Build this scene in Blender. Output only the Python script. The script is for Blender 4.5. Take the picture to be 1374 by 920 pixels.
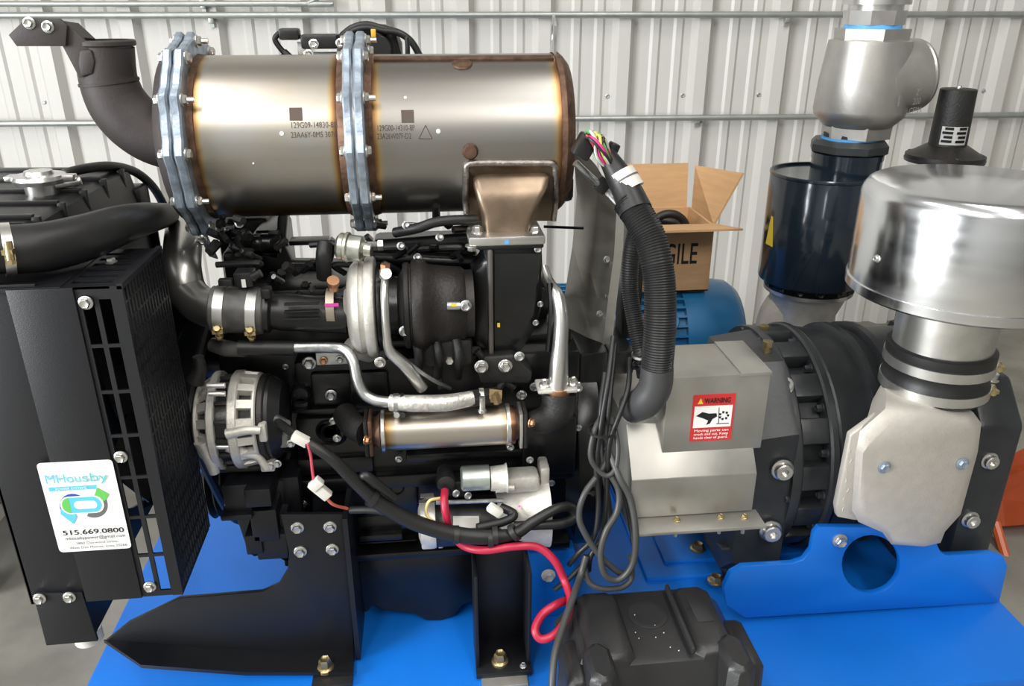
import bpy, bmesh, math, random
from mathutils import Vector, Matrix
V = Vector
random.seed(7)
for o in list(bpy.data.objects): bpy.data.objects.remove(o)
SC = bpy.context.scene
COL = SC.collection
# ---------------------------------------------------------------- camera
FPX, CX, CY = 1081.0, 687.0, 460.0
PITCH, YAW = math.radians(23.05), math.radians(6.0)
EYE = V((0, 0, 1.3))
FW = V((math.sin(YAW)*math.cos(PITCH), math.cos(YAW)*math.cos(PITCH), -math.sin(PITCH)))
RT = V((math.cos(YAW), -math.sin(YAW), 0))
UP = RT.cross(FW)
cd = bpy.data.cameras.new('camera'); cam = bpy.data.objects.new('camera', cd); COL.objects.link(cam)
cd.sensor_fit = 'HORIZONTAL'; cd.sensor_width = 36; cd.lens = FPX/1374*36; cd.clip_start = 0.05
cam.location = EYE
cam.rotation_euler = Matrix((RT, UP, -FW)).transposed().to_euler()
SC.camera = cam
# ---------------------------------------------------------------- world, lamps, exposure
w = bpy.data.worlds.new('world'); SC.world = w; w.use_nodes = True
w.node_tree.nodes['Background'].inputs[0].default_value = (0.9, 0.95, 1, 1)
w.node_tree.nodes['Background'].inputs[1].default_value = 0.3
def area(name, loc, target, sx, sy, power, color):
    l = bpy.data.lights.new(name, 'AREA'); l.shape = 'RECTANGLE'; l.size = sx; l.size_y = sy
    l.energy = power; l.color = color
    o = bpy.data.objects.new(name, l); COL.objects.link(o); o.location = loc
    o.rotation_euler = (V(target)-V(loc)).to_track_quat('-Z', 'Y').to_euler()
    return o
area('open_door_left_offscreen', (-4.9, -1.5, 1.8), (-3, -1.3, 1.7), 2.4, 3.0, 500, (0.95, 0.98, 1.0))
area('ceiling_lamp_left_offscreen', (-1.4, 0.3, 4.1), (-1.4, 0.3, 0), 0.35, 2.2, 50, (1.0, 0.97, 0.92))
area('ceiling_lamp_right_offscreen', (1.0, 0.3, 4.1), (1.0, 0.3, 0), 0.35, 2.2, 42, (1.0, 0.97, 0.92))
area('ceiling_lamp_rear_left_offscreen', (-1.4, -2.6, 4.1), (-1.4, -2.6, 0), 0.35, 2.2, 95, (1.0, 0.97, 0.92))
area('ceiling_lamp_rear_right_offscreen', (1.0, -2.6, 4.1), (1.0, -2.6, 0), 0.35, 2.2, 95, (1.0, 0.97, 0.92))
SC.view_settings.view_transform = 'Standard'; SC.view_settings.look = 'None'
SC.view_settings.gamma = 1.0; SC.view_settings.use_curve_mapping = False
SC.view_settings.exposure = 0.0
# ---------------------------------------------------------------- pixel helpers (layout only: real depth Y is given for every point)
def ray(px, py): return FW*FPX + RT*(px-CX) - UP*(py-CY)
def at(px, py, Y):
    r = ray(px, py); return EYE + r*((Y-EYE.y)/r.y)
def atz(px, py, Z):
    r = ray(px, py); return EYE + r*((Z-EYE.z)/r.z)
def atx(px, py, X):
    r = ray(px, py); return EYE + r*((X-EYE.x)/r.x)
def K(px, py, Y): return (at(px, py, Y)-EYE).dot(FW)/FPX       # metres per pixel there
def pts(l, Y): return [at(p[0], p[1], p[2] if len(p) > 2 else Y) for p in l]
# ---------------------------------------------------------------- mesh builder
def frame(ax):
    ax = V(ax).normalized()
    u = ax.cross(V((0, 0, 1)))
    if u.length < 1e-3: u = V((1, 0, 0))
    u.normalize(); return ax, u, ax.cross(u).normalized()
def catmull(P, n, closed=False):
    P = [V(p) for p in P]
    if len(P) < 3 and not closed: return P
    out = []; m = len(P)
    for i in range(m if closed else m-1):
        if closed: a, b, c, d = P[i-1], P[i], P[(i+1) % m], P[(i+2) % m]
        else:
            b, c = P[i], P[i+1]
            a = P[i-1] if i else b*2-c
            d = P[i+2] if i+2 < m else c*2-b
        for k in range(n):
            t = k/n
            out.append(0.5*((2*b)+(c-a)*t+(2*a-5*b+4*c-d)*t*t+(3*b-a-3*c+d)*t**3))
    if not closed: out.append(P[-1])
    return out
class MB:
    def __init__(s): s.bm = bmesh.new()
    def box(s, c, size, R=None, bev=0, seg=2):
        M = Matrix.Translation(V(c)) @ (R.to_4x4() if R else Matrix()) @ Matrix.Diagonal((*size, 1))
        g = bmesh.ops.create_cube(s.bm, size=1, matrix=M)
        if bev:
            es = {e for v in g['verts'] for e in v.link_edges}
            bmesh.ops.bevel(s.bm, geom=list(es), offset=bev, segments=seg, profile=0.5, affect='EDGES')
        return s
    def bb(s, a, b, bev=0):
        a, b = V(a), V(b); d = b-a
        return s.box((a+b)/2, [abs(x) for x in d], None, bev)
    def lathe(s, p0, axis, prof, n=28, closed=False, lobes=None, a0=0):
        """prof: list of (height along axis, radius)"""
        ax, u, v = frame(axis); p0 = V(p0); rings = []
        for h, r in prof:
            if r <= 1e-5: rings.append([s.bm.verts.new(p0+ax*h)]); continue
            ring = []
            for i in range(n):
                a = a0+2*math.pi*i/n
                rr = r*(lobes(a) if lobes else 1)
                ring.append(s.bm.verts.new(p0+ax*h+u*math.cos(a)*rr+v*math.sin(a)*rr))
            rings.append(ring)
        pairs = list(zip(rings, rings[1:]))
        if closed: pairs.append((rings[-1], rings[0]))
        for A, B in pairs:
            for i in range(n):
                j = (i+1) % n
                if len(A) == 1 and len(B) == 1: break
                if len(A) == 1: s.bm.faces.new((A[0], B[i], B[j]))
                elif len(B) == 1: s.bm.faces.new((A[i], B[0], A[j]))
                else: s.bm.faces.new((A[i], B[i], B[j], A[j]))
        if not closed:
            if len(rings[0]) > 1: s.bm.faces.new(rings[0])
            if len(rings[-1]) > 1: s.bm.faces.new(rings[-1][::-1])
        return s
    def cyl(s, p0, p1, r0, r1=None, n=20, bev=0, a0=0):
        p0, p1 = V(p0), V(p1); L = (p1-p0).length; r1 = r0 if r1 is None else r1
        pr = [(0, r0), (L, r1)]
        if bev: pr = [(0, r0-bev), (bev, r0), (L-bev, r1), (L, r1-bev)]
        return s.lathe(p0, p1-p0, pr, n, a0=a0)
    def ring(s, p0, axis, L, ro, ri, n=32, bev=0, lobes=None):
        pr = [(0, ri), (0, ro-bev), (bev, ro), (L-bev, ro), (L, ro-bev), (L, ri)] if bev else [(0, ri), (0, ro), (L, ro), (L, ri)]
        return s.lathe(p0, axis, pr, n, closed=True, lobes=lobes)
    def tube(s, P, r, n=12, sm=7, cap=True, closed=False):
        Q = catmull(P, sm, closed); m = len(Q)
        if isinstance(r, (list, tuple)):
            rr = []
            for i in range(m):
                t = i/(m-1)*(len(r)-1); k = min(int(t), len(r)-2); rr.append(r[k]+(r[k+1]-r[k])*(t-k))
        else: rr = [r]*m
        T = []
        for i in range(m):
            a = Q[i-1] if (i or closed) else Q[i]; b = Q[(i+1) % m] if (i < m-1 or closed) else Q[i]
            T.append((b-a).normalized())
        u = frame(T[0])[1]; rings = []
        for i in range(m):
            u = (u-T[i]*u.dot(T[i])).normalized(); v = T[i].cross(u)
            rings.append([s.bm.verts.new(Q[i]+(u*math.cos(2*math.pi*k/n)+v*math.sin(2*math.pi*k/n))*rr[i]) for k in range(n)])
        prs = list(zip(rings, rings[1:]))
        if closed: prs.append((rings[-1], rings[0]))
        for A, B in prs:
            for i in range(n): s.bm.faces.new((A[i], A[(i+1) % n], B[(i+1) % n], B[i]))
        if cap and not closed:
            s.bm.faces.new(rings[0][::-1]); s.bm.faces.new(rings[-1])
        return s
    def prism(s, P, vec, holes=(), bev=0):
        loops = []; es = []
        for L in [P]+list(holes):
            vs = [s.bm.verts.new(V(p)) for p in L]; loops.append(vs)
            es += [s.bm.edges.new((vs[i], vs[(i+1) % len(vs)])) for i in range(len(vs))]
        if holes:
            fs = [g for g in bmesh.ops.triangle_fill(s.bm, edges=es, use_beauty=True)['geom'] if isinstance(g, bmesh.types.BMFace)]
        else: fs = [s.bm.faces.new(loops[0])]
        ex = bmesh.ops.extrude_face_region(s.bm, geom=fs)
        nv = [g for g in ex['geom'] if isinstance(g, bmesh.types.BMVert)]
        bmesh.ops.translate(s.bm, verts=nv, vec=V(vec))
        if bev:
            allv = set(nv) | {v for L in loops for v in L}
            ed = [e for e in s.bm.edges if e.verts[0] in allv and e.verts[1] in allv and (len(e.link_faces) == 2 and e.calc_face_angle(0) > 0.6)]
            bmesh.ops.bevel(s.bm, geom=ed, offset=bev, segments=2, profile=0.5, affect='EDGES')
        return s
    def loft(s, loops, cap=True):
        R = [[s.bm.verts.new(V(p)) for p in L] for L in loops]; n = len(R[0])
        for A, B in zip(R, R[1:]):
            for i in range(n): s.bm.faces.new((A[i], A[(i+1) % n], B[(i+1) % n], B[i]))
        if cap: s.bm.faces.new(R[0][::-1]); s.bm.faces.new(R[-1])
        return s
    def ball(s, c, r, sc=(1, 1, 1), n=12):
        bmesh.ops.create_uvsphere(s.bm, u_segments=n, v_segments=max(6, n//2+2), radius=r, matrix=Matrix.Translation(V(c)) @ Matrix.Diagonal((*sc, 1)))
        return s
    def mesh(s, name, mat, ang=38):
        bm = s.bm
        bmesh.ops.recalc_face_normals(bm, faces=bm.faces)
        a = math.radians(ang)
        for e in bm.edges: e.smooth = not (len(e.link_faces) == 2 and e.calc_face_angle(0) > a)
        for f in bm.faces: f.smooth = True
        lo = V([min(v.co[i] for v in bm.verts) for i in range(3)]); hi = V([max(v.co[i] for v in bm.verts) for i in range(3)])
        c = (lo+hi)/2
        bmesh.ops.translate(bm, verts=bm.verts, vec=-c)
        me = bpy.data.meshes.new(name); bm.to_mesh(me); bm.free(); me.materials.append(mat)
        return me, c
def wloc(o):
    p = V((0, 0, 0))
    while o: p = p+o.location; o = o.parent
    return p
def obj(name, mb, mat, parent=None, label=None, kind=None, ang=38):
    me, c = mb.mesh(name, mat, ang)
    o = bpy.data.objects.new(name, me); COL.objects.link(o)
    if parent: o.parent = parent; o.location = c-wloc(parent)
    else: o.location = c
    if label: o['label'] = label
    if kind: o['kind'] = kind
    return o
def tag(o, label, cat, group=None):
    o['label'] = label; o['category'] = cat
    if group: o['group'] = group
    return o
def thing(name, label, cat, loc, group=None):
    o = bpy.data.objects.new(name, None); COL.objects.link(o); o.location = V(loc); o.empty_display_size = 0.02
    return tag(o, label, cat, group)
def struct(name, mb, mat): return obj(name, mb, mat, None, kind='structure')
# ---------------------------------------------------------------- materials
MATS = {}
def nodes(name):
    m = bpy.data.materials.new(name); m.use_nodes = True; MATS[name] = m
    return m, m.node_tree.nodes, m.node_tree.links, m.node_tree.nodes['Principled BSDF']
def mat(name, col, rough=0.5, metal=0.0, var=0.0, scale=30, bump=0.0, bscale=200, coat=0.0, stretch=None, rvar=0.0):
    m, N, L, b = nodes(name)
    b.inputs['Base Color'].default_value = (*col, 1); b.inputs['Roughness'].default_value = rough; b.inputs['Metallic'].default_value = metal
    if coat: b.inputs['Coat Weight'].default_value = coat; b.inputs['Coat Roughness'].default_value = 0.08
    if var or bump or rvar:
        tc = N.new('ShaderNodeTexCoord'); mp = N.new('ShaderNodeMapping'); L.new(tc.outputs['Object'], mp.inputs['Vector'])
        if stretch: mp.inputs['Scale'].default_value = stretch
    if var or rvar:
        n = N.new('ShaderNodeTexNoise'); n.inputs['Scale'].default_value = scale; n.inputs['Detail'].default_value = 5
        L.new(mp.outputs[0], n.inputs['Vector'])
    if var:
        r = N.new('ShaderNodeMapRange'); r.inputs['From Min'].default_value = 0.3; r.inputs['From Max'].default_value = 0.7
        r.inputs['To Min'].default_value = 1-var; r.inputs['To Max'].default_value = 1+var; L.new(n.outputs['Fac'], r.inputs['Value'])
        x = N.new('ShaderNodeVectorMath'); x.operation = 'SCALE'; x.inputs[0].default_value = col; L.new(r.outputs[0], x.inputs['Scale'])
        L.new(x.outputs[0], b.inputs['Base Color'])
    if rvar:
        r = N.new('ShaderNodeMapRange'); r.inputs['From Min'].default_value = 0.3; r.inputs['From Max'].default_value = 0.7
        r.inputs['To Min'].default_value = max(0.03, rough-rvar); r.inputs['To Max'].default_value = rough+rvar
        L.new(n.outputs['Fac'], r.inputs['Value']); L.new(r.outputs[0], b.inputs['Roughness'])
    if bump:
        n2 = N.new('ShaderNodeTexNoise'); n2.inputs['Scale'].default_value = bscale; n2.inputs['Detail'].default_value = 4
        L.new(mp.outputs[0], n2.inputs['Vector'])
        bp = N.new('ShaderNodeBump'); bp.inputs['Strength'].default_value = bump; bp.inputs['Distance'].default_value = 0.002
        L.new(n2.outputs['Fac'], bp.inputs['Height']); L.new(bp.outputs[0], b.inputs['Normal'])
    return m
def heat_steel(name, L2, base, w=0.12, zlow=None):
    """bare steel whose own oxide colour turns straw and brown beside the end welds (local x = +-L2)"""
    m, N, L, b = nodes(name)
    tc = N.new('ShaderNodeTexCoord'); sp = N.new('ShaderNodeSeparateXYZ'); L.new(tc.outputs['Object'], sp.inputs[0])
    def math_(op, a, c=None):
        x = N.new('ShaderNodeMath'); x.operation = op
        for i, q in enumerate((a, c)):
            if q is None: continue
            if isinstance(q, (int, float)): x.inputs[i].default_value = q
            else: L.new(q, x.inputs[i])
        return x.outputs[0]
    nz = N.new('ShaderNodeTexNoise'); nz.inputs['Scale'].default_value = 14; nz.inputs['Detail'].default_value = 6; L.new(tc.outputs['Object'], nz.inputs['Vector'])
    f = math_('DIVIDE', math_('ABSOLUTE', sp.outputs['X']), L2)
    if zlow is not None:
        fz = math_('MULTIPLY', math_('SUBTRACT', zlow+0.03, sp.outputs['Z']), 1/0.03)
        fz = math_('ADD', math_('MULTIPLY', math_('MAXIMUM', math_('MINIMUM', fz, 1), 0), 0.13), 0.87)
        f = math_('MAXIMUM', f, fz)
    f = math_('ADD', f, math_('MULTIPLY', math_('SUBTRACT', nz.outputs['Fac'], 0.5), 0.05))
    r = N.new('ShaderNodeValToRGB'); E = r.color_ramp.elements
    E[0].position = 0; E[0].color = (*base, 1)
    E[1].position = 1.0; E[1].color = (0.10, 0.06, 0.04, 1)
    for p, c in ((1-w, base), (1-w*0.6, (0.46, 0.36, 0.2)), (1-w*0.32, (0.33, 0.18, 0.07)), (1-w*0.1, (0.16, 0.08, 0.05))):
        e = E.new(p); e.color = (*c, 1)
    L.new(f, r.inputs[0])
    n2 = N.new('ShaderNodeTexNoise'); n2.inputs['Scale'].default_value = 5; n2.inputs['Detail'].default_value = 3
    mp = N.new('ShaderNodeMapping'); mp.inputs['Scale'].default_value = (0.35, 5, 5); L.new(tc.outputs['Object'], mp.inputs['Vector']); L.new(mp.outputs[0], n2.inputs['Vector'])
    mx = N.new('ShaderNodeMix'); mx.data_type = 'RGBA'; mx.blend_type = 'MULTIPLY'; mx.inputs['Factor'].default_value = 0.6
    r2 = N.new('ShaderNodeValToRGB'); r2.color_ramp.elements[0].position = 0.3; r2.color_ramp.elements[1].position = 0.7
    r2.color_ramp.elements[0].color = (0.80, 0.72, 0.68, 1); r2.color_ramp.elements[1].color = (1, 1, 1, 1); L.new(n2.outputs['Fac'], r2.inputs[0])
    L.new(r.outputs[0], mx.inputs[6]); L.new(r2.outputs[0], mx.inputs[7]); L.new(mx.outputs[2], b.inputs['Base Color'])
    b.inputs['Metallic'].default_value = 1.0; b.inputs['Roughness'].default_value = 0.36
    return m
black = mat('black_paint', (0.0042, 0.0044, 0.005), 0.3, 0, 0.25, 25, 0.08, 300)
satin = mat('satin_black_powder_coat', (0.005, 0.0055, 0.008), 0.44, 0, 0.08, 20, 0.1, 700)
flatb = mat('flat_black_casting', (0.010, 0.0097, 0.0094), 0.55, 0, 0.3, 40, 0.4, 250)
hotb = mat('brown_black_iron', (0.022, 0.019, 0.018), 0.45, 0.3, 0.25, 30, 0.35, 220)
rubber = mat('black_rubber', (0.012, 0.012, 0.0125), 0.45, 0, 0.3, 18, 0.12, 120)
plastic = mat('black_plastic', (0.010, 0.010, 0.0108), 0.38, 0, 0.1, 30, 0.12, 600)
cable = mat('black_cable', (0.011, 0.011, 0.0115), 0.42)
cgrey = mat('grey_cable', (0.05, 0.05, 0.05), 0.42)
dgrey = mat('dark_grey_paint', (0.026, 0.029, 0.032), 0.4, 0, 0.25, 22, 0.25, 90)
blue = mat('blue_paint', (0.003, 0.15, 0.62), 0.38, 0, 0.06, 6, 0.08, 60)
mblue = mat('motor_blue_paint', (0.012, 0.13, 0.30), 0.35, 0, 0.12, 12, 0.1, 60, coat=0.3)
zinc = mat('zinc_plate', (0.55, 0.56, 0.56), 0.36, 1, 0.25, 60, 0.15, 300)
zblue = mat('bluish_galvanized_steel', (0.36, 0.42, 0.50), 0.42, 0.75, 0.4, 45, 0.3, 200)
bolt_m = mat('bright_bolt_steel', (0.66, 0.65, 0.62), 0.3, 0.9, 0.15, 90)
ybolt = mat('yellow_zinc_bolt', (0.48, 0.38, 0.2), 0.34, 0.9, 0.25, 90)
alu = mat('cast_aluminium', (0.66, 0.64, 0.59), 0.5, 0.6, 0.12, 40, 0.3, 260)
salu = mat('sand_cast_aluminium', (0.50, 0.465, 0.42), 0.55, 0.35, 0.05, 60, 0.25, 500)
alum_sm = mat('bright_aluminium', (0.68, 0.67, 0.65), 0.3, 0.95, 0.12, 25)
pipe_m = mat('dull_aluminium_tube', (0.52, 0.51, 0.48), 0.33, 0.95, 0.12, 12)
polish = mat('polished_spun_aluminium', (0.74, 0.75, 0.77), 0.2, 1.0, 0.05, 8, stretch=(1, 1, 6), rvar=0.04)
stain = mat('brushed_stainless', (0.50, 0.49, 0.46), 0.36, 0.9, 0.08, 9, stretch=(1, 1, 5), rvar=0.05)
sheet = mat('galvanised_sheet', (0.40, 0.39, 0.36), 0.4, 0.75, 0.12, 14, rvar=0.06)
nickel = mat('nickel_cast_valve', (0.46, 0.445, 0.42), 0.42, 0.85, 0.08, 30, 0.12, 300)
teal = mat('blue_black_enamel', (0.010, 0.017, 0.027), 0.16, 0, 0.1, 6, coat=0.4)
card = mat('cardboard', (0.56, 0.34, 0.17), 0.8, 0, 0.08, 10, 0.1, 200, stretch=(1, 1, 8))
card2 = mat('cardboard_cut_edge', (0.40, 0.26, 0.14), 0.9)
white = mat('white_vinyl', (0.82, 0.81, 0.79), 0.4)
offw = mat('white_plastic', (0.72, 0.70, 0.64), 0.45)
ink = mat('black_ink', (0.008, 0.008, 0.009), 0.6)
gink = mat('grey_ink', (0.12, 0.12, 0.12), 0.6)
bink = mat('burnt_laser_mark', (0.10, 0.075, 0.06), 0.6, 0.5)
redl = mat('red_label', (0.55, 0.03, 0.03), 0.4)
red = mat('red_cable', (0.40, 0.014, 0.045), 0.36)
pinkw = mat('pink_wire', (0.6, 0.08, 0.12), 0.4)
pink = mat('pink_paint_mark', (0.8, 0.08, 0.45), 0.5)
yel = mat('yellow_label', (0.75, 0.55, 0.03), 0.45)
green = mat('green_print', (0.12, 0.48, 0.09), 0.45)
lblue = mat('light_blue_print', (0.10, 0.50, 0.85), 0.45)
navy = mat('navy_print', (0.02, 0.06, 0.38), 0.45)
ptfe = mat('blue_thread_tape', (0.10, 0.36, 0.72), 0.5)
orange = mat('orange_plastic_sheet', (0.60, 0.11, 0.03), 0.35, 0, 0.2, 6, 0.5, 14)
copper = mat('copper_crush_washer', (0.60, 0.32, 0.18), 0.35, 0.9)
rust = mat('rusty_weld', (0.13, 0.075, 0.05), 0.55, 0.7, 0.45, 60, 0.4, 150)
weld = mat('weld_bead', (0.30, 0.27, 0.25), 0.4, 0.9, 0.3, 120, 0.6, 250)
foil = mat('foil_heat_sleeve', (0.62, 0.60, 0.56), 0.42, 0.7, 0.2, 120, 0.9, 130)
brownp = mat('brown_black_exhaust_paint', (0.045, 0.037, 0.036), 0.62, 0.1, 0.15, 25, 0.15, 300)
wallm = mat('white_painted_sheet_steel', (0.57, 0.555, 0.52), 0.42, 0, 0.03, 1.5)
galv = mat('galvanised_conduit', (0.42, 0.44, 0.42), 0.4, 0.7, 0.1, 20)
concrete = mat('concrete', (0.235, 0.225, 0.195), 0.7, 0, 0.3, 5, 0.2, 60)
ceilm = mat('ceiling_liner', (0.4, 0.4, 0.39), 0.7)
roomm = mat('far_wall_liner', (0.30, 0.30, 0.29), 0.7)
# ---------------------------------------------------------------- small shared pieces
BC = {}
def bolt(parent, p, axis, r, m=None, h=None, name='bolt', sock=False, washer=True):
    """flanged hex bolt head: shared mesh, scaled by r"""
    m = m or bolt_m; key = (m.name, sock, washer)
    if key not in BC:
        b = MB()
        if washer: b.lathe((0, 0, -0.15), (0, 0, 1), [(0, 1.0), (0.2, 1.0), (0.3, 0.85)], 16)
        if sock: b.lathe((0, 0, 0), (0, 0, 1), [(0, 0.8), (0.8, 0.8), (0.9, 0.7), (0.9, 0.38), (0.45, 0.38), (0.45, 0)], 12)
        else: b.lathe((0, 0, 0), (0, 0, 1), [(0, 0.74), (0.55, 0.74), (0.72, 0.6), (0.62, 0.42), (0.62, 0)], 6)
        me, c = b.mesh(name, m); me.transform(Matrix.Translation(c)); BC[key] = me
    o = bpy.data.objects.new(name, BC[key]); COL.objects.link(o)
    if parent: o.parent = parent
    o.location = V(p)-(wloc(parent) if parent else V((0, 0, 0)))
    o.rotation_mode = 'QUATERNION'; o.rotation_quaternion = V((0, 0, 1)).rotation_difference(V(axis).normalized())
    o.scale = (r, r, r if h is None else h)
    return o
CAMSIDE = V((0, -1, 0))
def txt(parent, s, c, xdir, ydir, size, m, name='lettering', depth=0.0004, bold=0.0, width=None, shear=0.0, sx=None):
    cu = bpy.data.curves.new('t', 'FONT'); cu.body = s; cu.align_x = 'CENTER'; cu.align_y = 'CENTER'; cu.size = 1; cu.extrude = 0.0; cu.offset = bold; cu.resolution_u = 3; cu.shear = shear
    o = bpy.data.objects.new('t', cu); COL.objects.link(o)
    bpy.context.view_layer.update()
    me0 = bpy.data.meshes.new_from_object(o.evaluated_get(bpy.context.evaluated_depsgraph_get()))
    bpy.data.objects.remove(o); bpy.data.curves.remove(cu)
    me0.name = name
    x = V(xdir).normalized(); y = V(ydir).normalized(); n = x.cross(y)
    vs = [v.co.copy() for v in me0.vertices]
    wd = max(v.x for v in vs)-min(v.x for v in vs)
    sx = sx or (size if width is None else width/wd)
    c = V(c)+n*depth; L = wloc(parent) if parent else V((0, 0, 0))
    for v, q in zip(me0.vertices, vs): v.co = x*q.x*sx+y*q.y*size
    me0.materials.clear(); me0.materials.append(m)
    ob = bpy.data.objects.new(name, me0); COL.objects.link(ob)
    if parent: ob.parent = parent
    ob.location = c-L
    return ob
def clamp(parent, p, axis, r, w=0.010, m=None, screw=V((0, -0.6, -0.8)), name='hose_clamp', scr=None):
    ax = V(axis).normalized()
    o = obj(name, MB().ring(V(p)-ax*w/2, ax, w, r+0.0015, r-0.0005, 36), m or alum_sm, parent)
    s = (screw-ax*screw.dot(ax)).normalized(); t = ax.cross(s)
    q = V(p)+s*(r+0.004)
    obj('clamp_screw', MB().cyl(q-t*0.012, q+t*0.010, 0.0045, n=10).cyl(q+t*0.010, q+t*0.015, 0.006, n=6).box(q-s*0.003, (w*1.1, w*1.1, 0.006)), scr or ybolt, o)
    return o
def hose(name, label, cat, P, r, m, group=None, n=12, sm=7):
    return tag(obj(name, MB().tube(P, r, n, sm), m), label, cat, group)
def ell(c, u, v, n=24): return [V(c)+V(u)*math.cos(2*math.pi*i/n)+V(v)*math.sin(2*math.pi*i/n) for i in range(n)]
X1, Y1, Z1 = V((1, 0, 0)), V((0, 1, 0)), V((0, 0, 1))
def plate(px, Y, th, holes=(), bev=0.0, mb=None):
    return (mb or MB()).prism(pts(px, Y), (0, th, 0), [pts(h, Y) for h in holes], bev)
def circ(px, py, r, n=16): return [(px+r*math.cos(2*math.pi*i/n), py+r*math.sin(2*math.pi*i/n)) for i in range(n)]
# ================================================================ THE ROOM
WA = math.radians(-2.4); WD = V((math.cos(WA), math.sin(WA), 0)); WN = V((math.sin(WA), -math.cos(WA), 0)); W0 = V((0, 3.2, 0))
def atw(px, py, off=0.0):                       # point on the back wall (off = distance in front of it)
    r = ray(px, py); return EYE + r*(((W0+WN*off)-EYE).dot(WN)/r.dot(WN))
def wp(u, d, z): return W0+WD*u+WN*d+Z1*z
u0 = (atw(58, 20)-W0).dot(WD); SPC = ((atw(1360, 20)-W0).dot(WD)-u0)/12.0
def rib_profile(ua):
    """one bay: trapezoid main rib followed by two low stiffening ribs: (u, depth)"""
    w = SPC; f = w/0.30
    P = [(-0.048, 0), (-0.028, 0.032), (0.016, 0.032), (0.036, 0)]
    for c in (0.118, 0.205): P += [(c-0.022, 0), (c-0.012, 0.007), (c+0.010, 0.007), (c+0.020, 0)]
    return [(ua+a*f, d) for a, d in P]
wall = MB(); wall.bb((-6, 3.9, 0), (6, 4.0, 4.2)); wall = struct('wall_back', wall, wallm)
for s in range(-5, 10):
    b = MB(); P = []
    for k in range(3): P += rib_profile(u0+(s*3+k)*SPC)
    end = u0+(s*3+3)*SPC-0.048*SPC/0.30
    P.append((end, 0.0))
    A = [b.bm.verts.new(wp(u, d, 0.0)) for u, d in P]; B = [b.bm.verts.new(wp(u, d, 4.2)) for u, d in P]
    A2 = [b.bm.verts.new(wp(u, d-0.002, 0.0)) for u, d in P]; B2 = [b.bm.verts.new(wp(u, d-0.002, 4.2)) for u, d in P]
    for i in range(len(P)-1):
        b.bm.faces.new((A[i], A[i+1], B[i+1], B[i])); b.bm.faces.new((A2[i], B2[i], B2[i+1], A2[i+1]))
        b.bm.faces.new((A[i], A2[i], A2[i+1], A[i+1])); b.bm.faces.new((B[i], B[i+1], B2[i+1], B2[i]))
    b.bm.faces.new((A[0], B[0], B2[0], A2[0])); b.bm.faces.new((A[-1], A2[-1], B2[-1], B[-1]))
    obj('wall_panel', b, wallm, wall, ang=15)
for px, py in ((59, 137), (78, 136), (815, 129), (916, 128), (1018, 127), (1042, 126), (1320, 122), (1343, 121)):
    bolt(wall, atw(px, py, 0.002), WN, 0.008, zinc, 0.006, name='panel_screw')
struct('floor', MB().bb((-6, -5.2, -0.1), (6, 4.0, 0)), concrete)
struct('ceiling', MB().bb((-6, -5.2, 4.2), (6, 4.0, 4.3)), ceilm)
struct('wall_left', MB().bb((-5.3, -5.2, 0), (-5.15, 4.0, 4.2)), roomm)
struct('wall_right', MB().bb((5.15, -5.2, 0), (5.3, 4.0, 4.2)), roomm)
struct('wall_front', MB().bb((-6, -5.2, 0), (6, -5.05, 4.2)), roomm)
def conduit(P, r, label, straps):
    t = thing('electrical_conduit', label, 'pipe', P[0], 'conduits on the back wall')
    obj('pipe', MB().tube(P, r, 12, 6), galv, t)
    for px, py in straps:
        c = atw(px, py, 0.048)
        obj('strap', MB().box(c-WN*0.008, (0.018, 0.03, 0.032), Matrix.Rotation(WA, 3, 'Z'), 0.003).box(c-Z1*0.022-WN*0.014, (0.014, 0.02, 0.016), Matrix.Rotation(WA, 3, 'Z')), galv, t)
zc1, zc2 = atw(687, 20, 0.05).z, atw(687, 160, 0.05).z
def wz(px, z, off=0.05):
    p = atw(px, 60, off); return V((p.x, p.y, z))
conduit([wz(-500, zc1), wz(1900, zc1)], 0.0115, 'grey steel conduit along the back wall above the wrapped canister', [(283, 25), (1057, 24)])
conduit([wz(-500, zc2), wz(1900, zc2)], 0.0115, 'grey steel conduit along the back wall behind the cardboard box', [(936, 160), (405, 163)])
za = atw(300, 5, 0.05).z
conduit([wz(-500, za), wz(380, za), wz(415, za), wz(436, za+0.03), wz(446, za+0.09), wz(452, za+0.5)], 0.0095, 'grey conduit that bends upward off the back wall run', [(272, 5)])
# ================================================================ THE SKID
SKZ = 0.25
sk = thing('skid_base', 'bright blue painted steel skid under the engine and blower', 'skid', (0.2, 1.3, 0))
SX0 = -0.60; SX1 = 1.05; SY0 = 0.932
obj('deck', MB().box(((SX0+SX1)/2, 1.62, 0.235), (SX1-SX0, 1.376, 0.03), None, 0.004), blue, sk)
obj('front_rail', MB().bb((SX0+0.01, SY0+0.012, 0), (SX1-0.01, SY0+0.06, 0.222)), blue, sk)
obj('rear_rail', MB().bb((SX0+0.01, 2.2, 0), (SX1-0.01, 2.28, 0.222)), blue, sk)
obj('battery_shelf', MB().bb((0.10, 0.76, 0.225), (0.48, 0.935, 0.246), 0.003), blue, sk)
obj('mounting_pad', MB().bb((0.395, 1.235, 0.248), (0.78, 1.62, 0.260), 0.004), blue, sk)
obj('riser', MB().bb((0.44, 1.27, 0.258), (0.80, 1.58, 0.270), 0.004), blue, sk)
bolt(sk, atz(936, 735, 0.272), Z1, 0.016, ybolt); bolt(sk, atz(960, 778, 0.262), Z1, 0.016, ybolt)
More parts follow.
